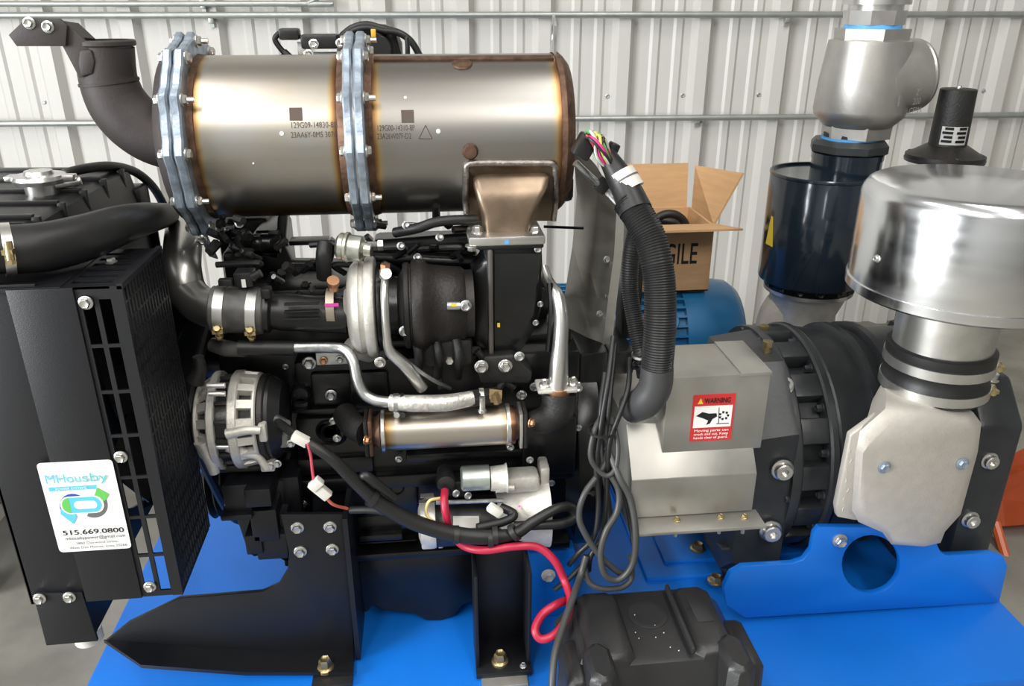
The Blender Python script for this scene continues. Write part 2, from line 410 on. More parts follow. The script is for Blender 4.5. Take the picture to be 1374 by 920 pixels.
# blower support plate with the round hole
t = thing('lifting_bracket', 'upright blue plate with a large round hole on the skid', 'bracket', (0.8, 1.115, SKZ))
out = [(1000, 829), (975, 812), (971, 788), (980, 769), (996, 760), (1063, 756), (1078, 751), (1088, 738), (1092, 716), (1099, 707), (1240, 708), (1256, 727), (1262, 740), (1270, 745), (1332, 742), (1347, 747), (1352, 760), (1341, 808)]
obj('plate', plate(out, 1.105, 0.012, [circ(1169, 757, 39, 28)], 0.0015), blue, t)
bolt(t, at(1127, 725, 1.103), CAMSIDE, 0.0135)
# ================================================================ ENGINE MOUNT BRACKETS
t = thing('engine_mount', 'long black bracket arm bolted to the engine and reaching under the radiator', 'bracket', (-0.2, 1.1, SKZ))
arm = [(140, 862), (172, 836), (240, 803), (352, 794), (374, 784), (386, 764), (388, 742), (377, 690), (466, 690), (476, 888), (470, 884), (300, 874)]
ap_ = [V((p.x, p.y, max(p.z, 0.2505))) for p in pts(arm, 1.10)]
obj('plate', MB().prism(ap_, (0, 0.008, 0), (), 0.001), satin, t)
fl = [at(140, 862, 1.10), at(300, 874, 1.10), at(476, 886, 1.10), atz(474, 906, 0.257), at(330, 906, 1.055), at(190, 896, 1.05)]
fl = [V((p.x, p.y, max(p.z, 0.2555))) for p in fl]
obj('flange', MB().prism(fl, (0, 0, 0.007)), satin, t)
obj('rib', MB().bb(at(470, 690, 1.1)-V((0.005, 0.06, 0)), V((at(474, 880, 1.1).x+0.002, 1.102, 0.255))).bb(at(470, 690, 1.1)-V((0.005, 0.012, 0)), V((at(474, 880, 1.1).x+0.002, 1.102, 0.255))) if 0 else MB().bb(V((at(470, 790, 1.1).x, 1.085, 0.255)), V((at(470, 790, 1.1).x+0.008, 1.192, 0.545))), satin, t)
for px, py in ((399, 708), (443, 707), (403, 740), (446, 737)): bolt(t, at(px, py, 1.098), CAMSIDE, 0.0105)
bolt(t, atz(437, 897, 0.262)+Z1*0.003, Z1, 0.0145, ybolt, 0.026)
obj('isolator', MB().bb(V((at(420, 900, 1.06).x, 1.03, 0.249)), V((at(474, 900, 1.06).x, 1.095, 0.257)), 0.001), rubber, t)
t = thing('engine_mount', 'black channel-shaped engine foot bolted down behind the red cable loop', 'bracket', (0.02, 1.1, SKZ))
xa, xb = at(636, 880, 1.10).x, at(706, 880, 1.10).x
obj('plate', MB().bb((xa, 1.10, 0.262), (xb, 1.108, at(660, 738, 1.1).z), 0.001), satin, t)
for x in (xa, xb-0.006): obj('side_web', MB().bb((x, 1.035, 0.262), (x+0.006, 1.104, at(660, 738, 1.1).z), 0.001), satin, t)
obj('foot', MB().bb((xa, 1.02, 0.255), (xb, 1.104, 0.265), 0.001), satin, t)
obj('spacer', MB().bb((xa+0.008, 1.0, 0.249), (xb-0.008, 1.09, 0.256), 0.002), sheet, t)
bolt(t, atz(671, 886, 0.268), Z1, 0.0145, ybolt, 0.024)
bolt(t, atz(702, 893, 0.268), Z1, 0.006)
# ================================================================ RADIATOR
RX0, RX1, RZ0, RZ1, RY = -0.496, -0.368, 0.53, 0.988, 0.95
t = thing('radiator', 'black radiator with fan shroud, slotted front panel and ribbed top tank', 'radiator', (-0.5, 1.2, 0.47)); RAD = t
sh = MB()
xs = [(-0.4155, -0.4015), (-0.3955, -0.3815)]; holes = []
for i, (a, b) in enumerate(xs):
    zt = 0.972
    for k in range(7): holes.append([V((a, RY, zt-0.058)), V((b, RY, zt-0.058)), V((b, RY, zt)), V((a, RY, zt))]); zt -= 0.0625
sh.prism([V((RX0+0.07, RY, RZ0)), V((RX1, RY, RZ0)), V((RX1, RY, RZ1)), V((RX0+0.07, RY, RZ1))], (0, 0.003, 0), holes)
obj('slotted_panel', sh, satin, t)
obj('front_panel', MB().bb((RX0, RY-0.003, RZ0), (RX0+0.075, RY+0.002, RZ1), 0.001), satin, t)
xl = at(40, 800, 0.958).x
obj('side_frame', MB().bb((xl, RY+0.006, RZ0-0.005), (RX0+0.03, RY+0.011, RZ1+0.004), 0.001).bb((xl, RY+0.006, RZ0-0.005), (xl+0.004, RY+0.4, RZ1)), satin, t)
leg = [(44, 797), (110, 795), (131, 860), (62, 866)]
obj('leg', plate(leg, RY+0.002, 0.005, (), 0.0008).bb((RX0-0.012, RY+0.004, at(125, 858, RY).z), (RX0-0.006, RY+0.2, RZ0)), satin, t)
obj('leg_foot', MB().cyl(at(120, 856, RY+0.05)-Z1*0.001, at(120, 856, RY+0.05)+Z1*0.02, 0.020), offw, t)
for px, py in ((115, 406), (162, 613), (201, 787)): bolt(t, at(px, py, RY-0.003), CAMSIDE, 0.0085)
for px, py in ((53, 803), (93, 801)): bolt(t, at(px, py, RY), CAMSIDE, 0.0085)
# shroud top with louvres
tl = MB(); holes = []
for k in range(6):
    y = RY+0.015+k*0.023; holes.append([V((-0.43, y, RZ1)), V((-0.382, y, RZ1)), V((-0.382, y+0.011, RZ1)), V((-0.43, y+0.011, RZ1))])
tl.prism([V((RX0+0.05, RY, RZ1)), V((RX1, RY, RZ1)), V((RX1, RY+0.16, RZ1)), V((RX0+0.05, RY+0.16, RZ1))], (0, 0, -0.003), holes)
obj('shroud_top', tl, satin, t)
obj('top_plate', MB().bb((RX0-0.1, RY, RZ1-0.004), (RX0+0.06, RY+0.42, RZ1+0.001)), satin, t)
bolt(t, atz(149, 351, RZ1), Z1, 0.008)
# side grille: punched guard, bars too fine to pick apart one by one
g = MB(); ny, nz = 14, 20; D = 0.155
for i in range(ny+1):
    y = RY+0.004+D*i/ny; g.bb((RX1-0.0015, y-0.0022, RZ0), (RX1+0.0015, y+0.0022, RZ1))
for k in range(nz+1):
    z = RZ0+(RZ1-RZ0)*k/nz; g.bb((RX1-0.001, RY, z-0.0018), (RX1+0.001, RY+D, z+0.0018))
obj('fan_guard', g, satin, t, kind='stuff')
obj('guard_edge', MB().bb((RX1-0.004, RY-0.001, RZ1-0.004), (RX1+0.003, RY+0.16, RZ1+0.003)).bb((RX1-0.012, RY-0.001, RZ0), (RX1+0.002, RY+0.003, RZ1)), satin, t)
obj('core', MB().bb((RX0-0.08, RY+0.012, RZ0+0.1), (RX0+0.02, RY+0.42, RZ1-0.01)), flatb, t)
obj('core', MB().bb((-0.78, RY+0.10, RZ0+0.1), (RX0-0.06, RY+0.44, 0.985), 0.003), flatb, t)
obj('fan_shroud', MB().prism([V((RX0+0.03, y, z)) for y, z in ((RY+0.015, 0.55), (RY+0.42, 0.55), (RY+0.42, RZ1-0.006), (RY+0.015, RZ1-0.006))], (0.004, 0, 0), [ell((RX0+0.03, RY+0.21, 0.76), (0, 0.185, 0), (0, 0, 0.185), 40)]), satin, t)
obj('shroud_end', MB().bb((RX0+0.02, RY+0.417, RZ0+0.02), (-0.395, RY+0.421, 0.885)).bb((RX0+0.02, RY+0.417, 0.884), (-0.452, RY+0.421, RZ1-0.005)), satin, t)
fan = MB().cyl((RX1-0.09, RY+0.21, 0.76), (RX1-0.032, RY+0.21, 0.76), 0.035)
for k in range(7):
    a = 2*math.pi*k/7; d = V((0, math.cos(a), math.sin(a))); s = V((0, -math.sin(a), math.cos(a)))
    c = V((RX1-0.06, RY+0.21, 0.76))
    fan.loft([[c+d*0.03+s*0.02+X1*0.015, c+d*0.03-s*0.02-X1*0.015, c+d*0.03-s*0.02-X1*0.018, c+d*0.03+s*0.02+X1*0.012], [c+d*0.18+s*0.045+X1*0.015, c+d*0.18-s*0.045-X1*0.015, c+d*0.18-s*0.045-X1*0.018, c+d*0.18+s*0.045+X1*0.012]])
obj('fan', fan, black, t)
# top tank, runs away from the camera
TX0, TX1, TZ = -0.80, -0.492, 1.046
tk = MB().loft([[V((TX0, y, 0.972)), V((TX1+0.012, y, 0.975)), V((TX1, y, TZ-0.006)), V((TX1-0.01, y, TZ)), V((TX0+0.04, y, TZ+0.004)), V((TX0, y, TZ-0.01))] for y in (1.035, 1.40)])
tk = obj('top_tank', tk, plastic, t)
for k in range(5):
    y = 1.055+k*0.078
    obj('tank_rib', MB().bb((TX0+0.03, y-0.004, TZ), (TX1-0.004, y+0.004, TZ+0.006), 0.001).bb((TX1-0.006, y-0.004, 0.985), (TX1+0.004, y+0.004, TZ+0.003), 0.001), plastic, tk)
obj('tank_end', MB().bb((TX1-0.05, 1.39, 0.97), (TX1+0.015, 1.44, 1.012), 0.006), plastic, tk)
cp = atz(57, 256, TZ+0.004)
obj('filler_neck', MB().cyl(cp-Z1*0.008, cp+Z1*0.016, 0.022, n=24), alum_sm, t)
cap = obj('filler_cap', MB().lathe(cp+Z1*0.012, Z1, [(0, 0.034), (0.006, 0.036), (0.011, 0.034), (0.012, 0.02), (0.017, 0.018), (0.018, 0)], 24).box(cp+V((0.034, 0.0, 0.019)), (0.03, 0.016, 0.008), None, 0.002).box(cp+V((-0.034, 0, 0.019)), (0.02, 0.02, 0.008), None, 0.002), alum_sm, t)
obj('overflow_nipple', MB().cyl(cp+V((0.02, 0.0, 0.008)), cp+V((0.052, 0.008, 0.012)), 0.006), alum_sm, t)
# company sticker on the panel
sz = [(57, 621), (150, 617), (176, 736), (81, 740)]
Ys = RY-0.0036
def rr(c4, r, n=5):
    out = []
    for i in range(4):
        p, a, b = V(c4[i]), V(c4[i-1]), V(c4[(i+1) % 4]); da = (a-p).normalized()*r; db = (b-p).normalized()*r
        for k in range(n+1):
            q = k/n; out.append(p+da*(1-q)**2+db*q**2)
    return out
sx0, sx1 = (at(48, 621, Ys).x+at(80, 740, Ys).x)/2, (at(150, 617, Ys).x+at(177, 735, Ys).x)/2
sz1, sz0 = at(100, 619, Ys).z, at(128, 738, Ys).z
c4 = [V((sx0, Ys, sz0)), V((sx1, Ys, sz0)), V((sx1, Ys, sz1)), V((sx0, Ys, sz1))]
st = obj('sticker', MB().prism(rr(c4, 0.006), (0, 0.0008, 0)), white, t, label='white company sticker with green and blue arrow logo')
SW, SH = sx1-sx0, sz1-sz0; SCN = V(((sx0+sx1)/2, Ys, (sz0+sz1)/2))
def S(u, v): return V((sx0+SW*u, Ys-0.0002, sz1-SH*v))
def flat(name, P, m, parent, d=0.0002): return obj(name, MB().prism([V(p)-Y1*d for p in P], (0, 0.0003, 0)), m, parent)
txt(st, 'MHou', S(0.305, 0.175), X1, Z1, SW*0.20, lblue, width=SW*0.46, depth=0.0012)
txt(st, 'sby', S(0.725, 0.175), X1, Z1, SW*0.20, mat('sea_green_print', (0.10, 0.50, 0.50), 0.45), width=SW*0.34, depth=0.0012)
flat('print_bar', [S(0.08, 0.262), S(0.72, 0.262), S(0.70, 0.305), S(0.08, 0.305)], lblue, st)
txt(st, 'POWER SYSTEMS', S(0.38, 0.284), X1, Z1, SW*0.055, white, depth=0.0011)
def arc(cx, cy, ro, ri, a0, a1, n=12):
    o = [S(cx+ro*math.cos(math.radians(a0+(a1-a0)*i/n)), cy+0.78*ro*math.sin(math.radians(a0+(a1-a0)*i/n))) for i in range(n+1)]
    return o+[S(cx+ri*math.cos(math.radians(a0+(a1-a0)*i/n)), cy+0.78*ri*math.sin(math.radians(a0+(a1-a0)*i/n))) for i in range(n, -1, -1)]
flat('logo_arc', arc(0.36, 0.50, 0.20, 0.10, 150, 330), navy, st)
flat('logo_arrow', [S(0.15, 0.56), S(0.17, 0.50), S(0.26, 0.56), S(0.34, 0.56), S(0.36, 0.60), S(0.29, 0.68)], lblue, st, 0.0005)
flat('logo_arc', arc(0.60, 0.46, 0.21, 0.10, -10, 120), gink, st)
flat('logo_arrow', [S(0.66, 0.38), S(0.72, 0.29), S(0.86, 0.37), S(0.80, 0.43), S(0.74, 0.46)], green, st, 0.0005)
def pill(cx, cy, hw, r, n=8):
    o = [S(cx+hw+r*math.sin(math.pi*i/n), cy-0.78*r*math.cos(math.pi*i/n)) for i in range(n+1)]
    return o+[S(cx-hw-r*math.sin(math.pi*i/n), cy+0.78*r*math.cos(math.pi*i/n)) for i in range(n+1)]
flat('logo_link', pill(0.47, 0.47, 0.17, 0.125), white, st, 0.0006)
flat('logo_link', [p for p in arc(0.31, 0.47, 0.11, 0.0, 90, 270)], green, st, 0.0009)
flat('logo_link', [S(0.31, 0.384), S(0.62, 0.384), S(0.62, 0.556), S(0.31, 0.556)], lblue, st, 0.0008)
flat('logo_link', arc(0.62, 0.47, 0.11, 0.0, -90, 90), lblue, st, 0.0009)
flat('logo_link', pill(0.52, 0.47, 0.10, 0.055), white, st, 0.0012)
txt(st, '515.669.0800', S(0.53, 0.78), X1, Z1, SW*0.115, ink, width=SW*0.84, bold=0.012)
txt(st, 'mhousbypower@gmail.com', S(0.54, 0.845), X1, Z1, SW*0.075, ink, width=SW*0.82)
txt(st, '5850 Dierwood Street,', S(0.55, 0.905), X1, Z1, SW*0.06, gink, width=SW*0.58)
txt(st, 'West Des Moines, Iowa 50266', S(0.55, 0.955), X1, Z1, SW*0.06, gink, width=SW*0.80)
# ================================================================ HOSES ON THE RADIATOR
t = thing('radiator_hose', 'thick black rubber coolant hose curving over the fan shroud', 'hose', at(15, 335, 0.98))
k = K(60, 330, 1.0)
hp = pts([(-150, 345, 1.05), (-120, 342, 0.99), (-60, 338, 0.965), (0, 335, 0.978), (60, 331, 1.0), (115, 318, 1.04), (160, 302, 1.10), (195, 293, 1.20), (224, 288, 1.35)], 1)
obj('hose', MB().tube(hp, [0.026, 0.027, 0.028, 0.029, 0.030, 0.029, 0.026, 0.023, 0.019], 20, 8), rubber, t)
clamp(t, at(10, 335, 0.982), hp[4]-hp[3], 0.0305, 0.011, screw=V((0, -1, 0.2)))
clamp(t, at(-24, 336, 0.97), hp[4]-hp[2], 0.030, 0.011)
hose('overflow_hose', 'thin black hose arching from the radiator cap neck', 'hose', [cp+V((0.045, 0.006, 0.011))]+pts([(85, 235, 1.25), (115, 226, 1.30), (150, 223, 1.36), (180, 230, 1.42), (203, 248, 1.45), (217, 270, 1.48), (226, 292, 1.50)], 1), 0.0075, rubber)
# ================================================================ EXHAUST AFTERTREATMENT CANISTER
DY = 1.32; DC = at(500, 182, DY); DR = 103*K(500, 182, DY)
def DX(px): return at(px, 180, DY-DR*0.95).x
def dp(x): return V((x, DY, DC.z))
t = thing('exhaust_canister', 'big heat-tinted steel exhaust filter canister lying on top of the engine', 'exhaust canister', dp(0)-Z1*DR); CAN = t
xa, xb, xc, xd = DX(259), DX(453), DX(499), DX(756)
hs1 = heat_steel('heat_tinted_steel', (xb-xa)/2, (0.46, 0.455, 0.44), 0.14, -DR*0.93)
hs2 = heat_steel('heat_tinted_steel_brown', (xd-xc)/2, (0.36, 0.35, 0.335), 0.12)
obj('filter_section', MB().cyl(dp(xa), dp(xb), DR, n=64), hs1, t)
obj('catalyst_section', MB().lathe(dp(xc), X1, [(0, DR), (xd-xc, DR), (xd-xc, DR*0.985)], 64), hs2, t)
obj('end_cap', MB().lathe(dp(xd-0.002), X1, [(0, DR*1.012), (0.008, DR*1.02), (0.014, DR*0.98), (0.022, DR*0.90), (0.028, DR*0.6), (0.03, 0)], 48), rust, t)
obj('seam_strip', MB().box(dp((xc+xd)/2)+V((0, -DR*0.30, DR*0.965)), (xd-xc-0.01, 0.014, 0.004), Matrix.Rotation(0.3, 3, 'X'), 0.001), rust, t)
obj('spigot_scar', MB().lathe(dp(DX(625))+V((0, -DR*0.42, DR*0.905)), (0, -0.42, 0.9), [(0, 0.016), (0.002, 0.014), (0.003, 0)], 18), rust, t)
lb = MB().cyl(dp(xa), dp(xa+0.012), DR*1.01, n=48).cyl(dp(xb-0.012), dp(xb), DR*1.01, n=48)
ink_rust = rust
obj('collar', MB().lathe(dp(xa-0.034), X1, [(0, DR*1.06), (0.012, DR*1.06), (0.028, DR*1.015), (0.036, DR*1.01), (0.038, DR*0.99)], 48), ink_rust, t)
obj('collar', MB().lathe(dp(xb), X1, [(0, DR*1.0), (0.004, DR*1.02), (0.016, DR*1.06), (0.02, DR*1.0)], 48), rust, t)
obj('collar', MB().lathe(dp(xc-0.020), X1, [(0, DR*1.0), (0.004, DR*1.06), (0.012, DR*1.03), (0.022, DR*1.005)], 48), ink_rust, t)
NL = 12
def lob(a): return 1+0.055*max(0, math.cos(NL*a))**1.5
for nm, x0, gap in (('flange', DX(224), 1.0), ('flange', DX(464), 1.0)):
    for q, (dx, w) in enumerate(((0, 0.0125), (0.0155, 0.0135))):
        fo = obj(nm, MB().ring(dp(x0+dx), X1, w, DR*1.205, DR*0.97, 96, 0.0025, lob), zblue, t, label='bluish galvanized clamp flange')
    obj('gasket', MB().ring(dp(x0+0.012), X1, 0.004, DR*1.14, DR*0.95, 64), bolt_m, t)
    for i in range(NL):
        a = 2*math.pi*i/NL; ax, u, v = frame(X1); d = u*math.cos(a)+v*math.sin(a)
        p = dp(0)+d*DR*1.165
        bolt(t, V((x0-0.001, p.y, p.z)), -X1, 0.0095, bolt_m); bolt(t, V((x0+0.03, p.y, p.z)), X1, 0.0095, bolt_m)
        if i % 2: obj('nut_end', MB().cyl(V((x0+0.03, p.y, p.z)), V((x0+0.046, p.y, p.z)), 0.004, n=8), bolt_m, t)
obj('inlet_cover', MB().lathe(dp(DX(224)-0.004), X1, [(-0.03, 0), (-0.03, DR*0.6), (-0.012, DR*1.02), (0, DR*1.1), (0.006, DR*1.1), (0.006, 0)], 48), brownp, t)
# marks etched on the shell
def on_can(px, py):
    """point and axes on the canister skin under a pixel"""
    r = ray(px, py).normalized(); o = EYE-V((0, DY, DC.z)); a = r.y**2+r.z**2; b = o.y*r.y+o.z*r.z; c = o.y**2+o.z**2-DR**2
    q = EYE+r*((-b-math.sqrt(max(0, b*b-a*c)))/a); n = V((0, q.y-DY, q.z-DC.z)).normalized()
    return q, n, X1.cross(n)*-1 if False else n.cross(X1)
def can_txt(s, px, py, size, w):
    q, n, up = on_can(px, py); return txt(t, s, q+n*0.0006, X1, up, size, bink, name='etched_mark', width=w)
kk = K(400, 175, 1.2)
can_txt('129G09-14830-8B', 421, 168, 0.0115, 60*kk); can_txt('23AA6Y-0M5 3076', 421, 181, 0.0115, 60*kk)
can_txt('129G00-14310-8P', 531, 172, 0.0115, 50*kk); can_txt('23A26W07F-D2', 529, 183, 0.0115, 46*kk)
def etched(P):
    Q = [on_can(*p) for p in P]
    obj('etched_mark', MB().prism([q+n*0.0007 for q, n, _ in Q], Q[0][1]*-0.0004), bink, t)
for cx, cy in ((397, 153), (547, 156)):
    # plain burnt square where the photograph shows a code
    q0, n0, up0 = on_can(cx, cy)
    obj('etched_patch', MB().prism([q0+n0*0.0008+X1*a*0.009+up0*b*0.009 for a, b in ((-1, -1), (1, -1), (1, 1), (-1, 1))], n0*-0.0006), bink, t)
tri = [(571, 168), (580, 186), (562, 186)]
for a, b in ((0, 1), (1, 2), (2, 0)):
    pa, na, _ = on_can(*tri[a]); pb, nb, _ = on_can(*tri[b])
    obj('etched_mark', MB().tube([pa+na*0.0004, pb+nb*0.0004], 0.0006, 6), bink, t)
for px, py, r in ((588, 176, 0.0032), (378, 179, 0.0030), (544, 131, 0.0022), (340, 219, 0.0014)):
    q, n, _ = on_can(px, py); obj('paint_dot', MB().lathe(q, n, [(-0.0005, r), (0.0008, r), (0.001, 0)], 12), white, t)
# inlet duct welded on the front
q, n, _ = on_can(631, 203)
obj('boss', MB().lathe(q-n*0.002, n, [(0, 0.012), (0.004, 0.012), (0.009, 0.009), (0.010, 0)], 18), rust, t)
def sec(py, pl, pr, yf, yb, rad=0.012):
    z = at(685, py, yf).z; a, b = at(pl, py, yf).x, at(pr, py, yf).x
    return rr([V((a, yf, z)), V((b, yf, z)), V((b, yb, z)), V((a, yb, z))], rad, 4)
hs3 = mat('heat_brown_steel', (0.26, 0.195, 0.14), 0.42, 0.9, 0.45, 12, 0.15, 90)
obj('inlet_duct', MB().loft([sec(230, 640, 734, 1.205, 1.30), sec(240, 636, 738, 1.190, 1.30), sec(254, 637, 736, 1.178, 1.30), sec(270, 641, 728, 1.172, 1.29), sec(290, 648, 718, 1.172, 1.27), sec(312, 650, 712, 1.176, 1.25)]), hs3, t)
pad = MB(); rows = []
for py in (221, 233, 245, 257, 268):
    rows.append([(lambda q: q[0]+q[1]*0.004)(on_can(px, py)) for px in (628, 650, 672, 695, 718, 742)])
rows.append([V((p.x+(0.002 if i_ == 0 else -0.002 if i_ == 5 else 0), p.y, p.z-0.030)) for i_, p in enumerate(rows[-1])])
vv = [[pad.bm.verts.new(p) for p in r_] for r_ in rows]
for a_, b_ in zip(vv, vv[1:]):
    for i_ in range(5): pad.bm.faces.new((a_[i_], a_[i_+1], b_[i_+1], b_[i_]))
bmesh.ops.solidify(pad.bm, geom=pad.bm.faces[:], thickness=0.006)
obj('inlet_pad', pad, hs3, t, ang=60)
Rw = rows
fr = [Rw[5][0]+X1*-0.004, Rw[4][0]+X1*-0.004, Rw[3][0]+X1*-0.004, Rw[1][0]+X1*-0.003, Rw[0][0]+Z1*0.002, Rw[0][1]+Z1*0.004, Rw[0][2]+Z1*0.004, Rw[0][3]+Z1*0.004, Rw[0][4]+Z1*0.004, Rw[0][5]+Z1*0.002, Rw[1][5]+X1*0.003, Rw[3][5]+X1*0.004, Rw[4][5]+X1*0.004, Rw[5][5]+X1*0.003]
obj('weld_seam', MB().tube(fr, 0.0048, 10, 5), weld, t)
z = at(685, 318, 1.165).z; a, b = at(628, 320, 1.165).x, at(730, 320, 1.165).x
obj('inlet_flange', MB().bb((a, 1.15, z-0.009), (b, 1.28, z+0.005), 0.003), alum_sm, t)
for px in (640, 718): bolt(t, at(px, 312, 1.18), Z1, 0.010, bolt_m, 0.014)
bolt(t, at(633, 330, 1.158), -Z1, 0.010)
obj('support_strap', MB().prism(pts([(254, 285), (266, 292), (292, 348), (280, 344), (270, 322)], DY-0.02), (0, 0.006, 0), (), 0.001), zblue, t)
bolt(t, at(272, 322, DY-0.021), CAMSIDE, 0.008)
obj('end_clamp', MB().bb(at(752, 272, DY-0.08), at(771, 236, DY-0.08)+Y1*0.06, 0.008), black, t)
# hanger tab on the far end
obj('lifting_tab', MB().prism([V((xd-0.002, DY-0.02, DC.z+DR*0.96)), V((xd-0.002, DY+0.02, DC.z+DR*0.96)), V((xd-0.002, DY+0.02, DC.z+DR+0.04)), V((xd-0.002, DY, DC.z+DR+0.055)), V((xd-0.002, DY-0.02, DC.z+DR+0.04))], (0.004, 0, 0), [ell((xd-0.002, DY, DC.z+DR+0.03), (0, 0.008, 0), (0, 0, 0.012), 12)]), zinc, t)
# ================================================================ EXHAUST OUTLET ELBOW
t = thing('exhaust_elbow', 'brown-black painted exhaust elbow with open top beside the canister', 'exhaust pipe', at(210, 185, DY))
k = K(150, 100, DY)
ep = pts([(141, 60), (143, 85), (146, 108), (158, 138), (178, 162), (204, 180), (240, 192)], DY)
obj('pipe', MB().tube(ep, [36*k, 36*k, 37*k, 39*k, 40*k, 40*k, 40*k], 28, 7, cap=False).tube(ep, [32*k, 32*k, 33*k, 35*k, 36*k, 36*k, 36*k], 28, 7, cap=False), brownp, t)
obj('rim', MB().ring(ep[0]-Z1*0.002, Z1, 0.009, 38.5*k, 32*k, 32, 0.002), brownp, t)
obj('weld_seam', MB().ring(ep[2]-V((0, 0, 0)), (ep[3]-ep[1]).normalized(), 0.004, 38.6*k, 36*k, 32), brownp, t)
obj('hanger_plate', MB().prism(pts([(11, 47), (35, 24), (80, 25), (90, 34), (88, 62), (22, 62)], DY-0.045), (0, 0.006, 0), (), 0.0012), brownp, t)
obj('hanger_arm', MB().prism(pts([(72, 40), (88, 28), (110, 50), (128, 72), (118, 102), (106, 104)], DY-0.039), (0, 0.006, 0), (), 0.001), brownp, t)
obj('hanger_gusset', MB().prism([at(70, 48, DY-0.04), at(86, 28, DY-0.04), at(110, 50, DY-0.03), at(107, 64, DY-0.03)], (0, 0.05, -0.004)), brownp, t)
obj('pad', MB().prism(pts([(106, 67), (122, 66), (127, 82), (124, 100), (108, 103), (104, 86)], DY-0.043), (0, 0.03, 0), (), 0.004), brownp, t)
for px, py in ((39, 31), (64, 36)): bolt(t, at(px, py, DY-0.046), CAMSIDE, 0.0085, alum_sm)
# ================================================================ STEEL GUARD
t = thing('coupling_guard', 'galvanized sheet-steel guard box carrying a red warning label', 'guard', (0.45, 1.2, SKZ+0.03))
GX0, GX1 = 0.350, 0.512; gz1, gz0 = at(950, 504, 1.07).z, at(950, 605, 1.07).z
obj('hood', MB().bb((GX0, 1.07, gz0), (GX1, 1.192, gz1), 0.002), sheet, t)
obj('hood_seam', MB().bb((GX1-0.048, 1.069, gz1-0.004), (GX1+0.0015, 1.194, gz1+0.0022), 0.0006), sheet, t)
lx0, lx1 = at(846, 620, 1.06).x, at(1012, 650, 1.05).x
pz = lambda py, y: at(930, py, y).z
prof = [(1.30, pz(556, 1.12)), (1.10, pz(556, 1.12)), (1.09, pz(582, 1.08)), (1.045, pz(640, 1.045)), (1.045, pz(690, 1.045)), (1.30, pz(690, 1.045))]
obj('skirt', MB().prism([V((lx0, y, z)) for y, z in prof], (lx1-lx0, 0, 0), (), 0.0015), sheet, t)
zf = pz(693, 1.04)
obj('flange', MB().bb((lx0+0.004, 1.005, zf-0.006), (lx1+0.008, 1.05, zf), 0.0008), sheet, t)
obj('base_channel', MB().bb((lx0+0.004, 1.05, zf-0.034), (lx1-0.004, 1.28, zf-0.005), 0.002), dgrey, t)
for px in (908, 967, 999):
    p = atz(px, 694 if px > 950 else 698, zf); bolt(t, p+Z1*0.001, Z1, 0.006, ybolt)
    obj('stud', MB().cyl(p-Z1*0.03, p, 0.003, n=8), bolt_m, t)
# warning label
ly = 1.0688; q0, q1 = at(928, 592, ly), at(986, 527, ly)
la, lb_ = at(928, 560, ly).x, at(984, 560, ly).x; lz0, lz1 = at(955, 591, ly).z, at(955, 529, ly).z
lab = obj('warning_label', MB().prism(rr([V((la, ly, lz0)), V((lb_, ly, lz0)), V((lb_, ly, lz1)), V((la, ly, lz1))], 0.002, 3), (0, 0.0012, 0)), redl, t, label='red and white warning label with crushed hand symbol')
LW, LH = lb_-la, lz1-lz0
def Lp(u, v): return V((la+LW*u, ly-0.0003, lz1-LH*v))
flat('label_field', [Lp(0.05, 0.24), Lp(0.95, 0.24), Lp(0.95, 0.70), Lp(0.05, 0.70)], white, lab)
txt(lab, 'WARNING', Lp(0.58, 0.135), X1, Z1, LH*0.15, ink, width=LW*0.62, bold=0.02)
flat('label_triangle', [Lp(0.11, 0.19), Lp(0.24, 0.19), Lp(0.175, 0.07)], yel, lab)
flat('label_hand', [Lp(0.10, 0.44), Lp(0.24, 0.36), Lp(0.40, 0.40), Lp(0.58, 0.40), Lp(0.60, 0.47), Lp(0.50, 0.52), Lp(0.44, 0.62), Lp(0.36, 0.64), Lp(0.40, 0.55), Lp(0.28, 0.50)], ink, lab, 0.0006)
for i in range(7):
    a = 2*math.pi*i/7; c = (0.76+0.10*math.cos(a), 0.46+0.075*math.sin(a)); flat('label_gear', [Lp(c[0]-0.03, c[1]-0.025), Lp(c[0]+0.03, c[1]-0.02), Lp(c[0]+0.02, c[1]+0.025), Lp(c[0]-0.02, c[1]+0.02)], ink, lab, 0.0006)
for p in (((0.62, 0.28), (0.635, 0.28), (0.66, 0.62), (0.645, 0.62)), ((0.60, 0.62), (0.90, 0.62), (0.90, 0.635), (0.60, 0.635))): flat('label_line', [Lp(*q) for q in p], ink, lab, 0.0006)
for i, s in enumerate(('Moving parts can', 'crush and cut. Keep', 'hands clear of guard.')): txt(lab, s, Lp(0.5, 0.765+i*0.078), X1, Z1, LH*0.075, white, width=LW*0.82, bold=0.01)
# ================================================================ BLOWER
BY = 1.37; BCt = at(1090, 578, BY); BR = 146*K(1090, 578, BY)
def bx(px): return at(px, 578, BY-BR).x
def bp(x): return V((x, BY, BCt.z))
t = thing('rotary_blower', 'dark grey cast rotary lobe blower with bolted round end housings', 'blower', (0.85, BY, 0.28))
x0 = bx(1012)
def octo(c, ry, rz, ch):
    rb = ry*0.30; return [V((c.x, c.y-ry+ch*ry, c.z+rz)), V((c.x, c.y+rb-ch*ry*0.3, c.z+rz)), V((c.x, c.y+rb, c.z+rz-ch*rz)), V((c.x, c.y+rb, c.z-rz+ch*rz*0.5)), V((c.x, c.y+rb-ch*ry*0.2, c.z-rz)), V((c.x, c.y-ry+ch*ry*0.5, c.z-rz)), V((c.x, c.y-ry, c.z-rz+ch*rz*0.5)), V((c.x, c.y-ry, c.z+rz-ch*rz))]
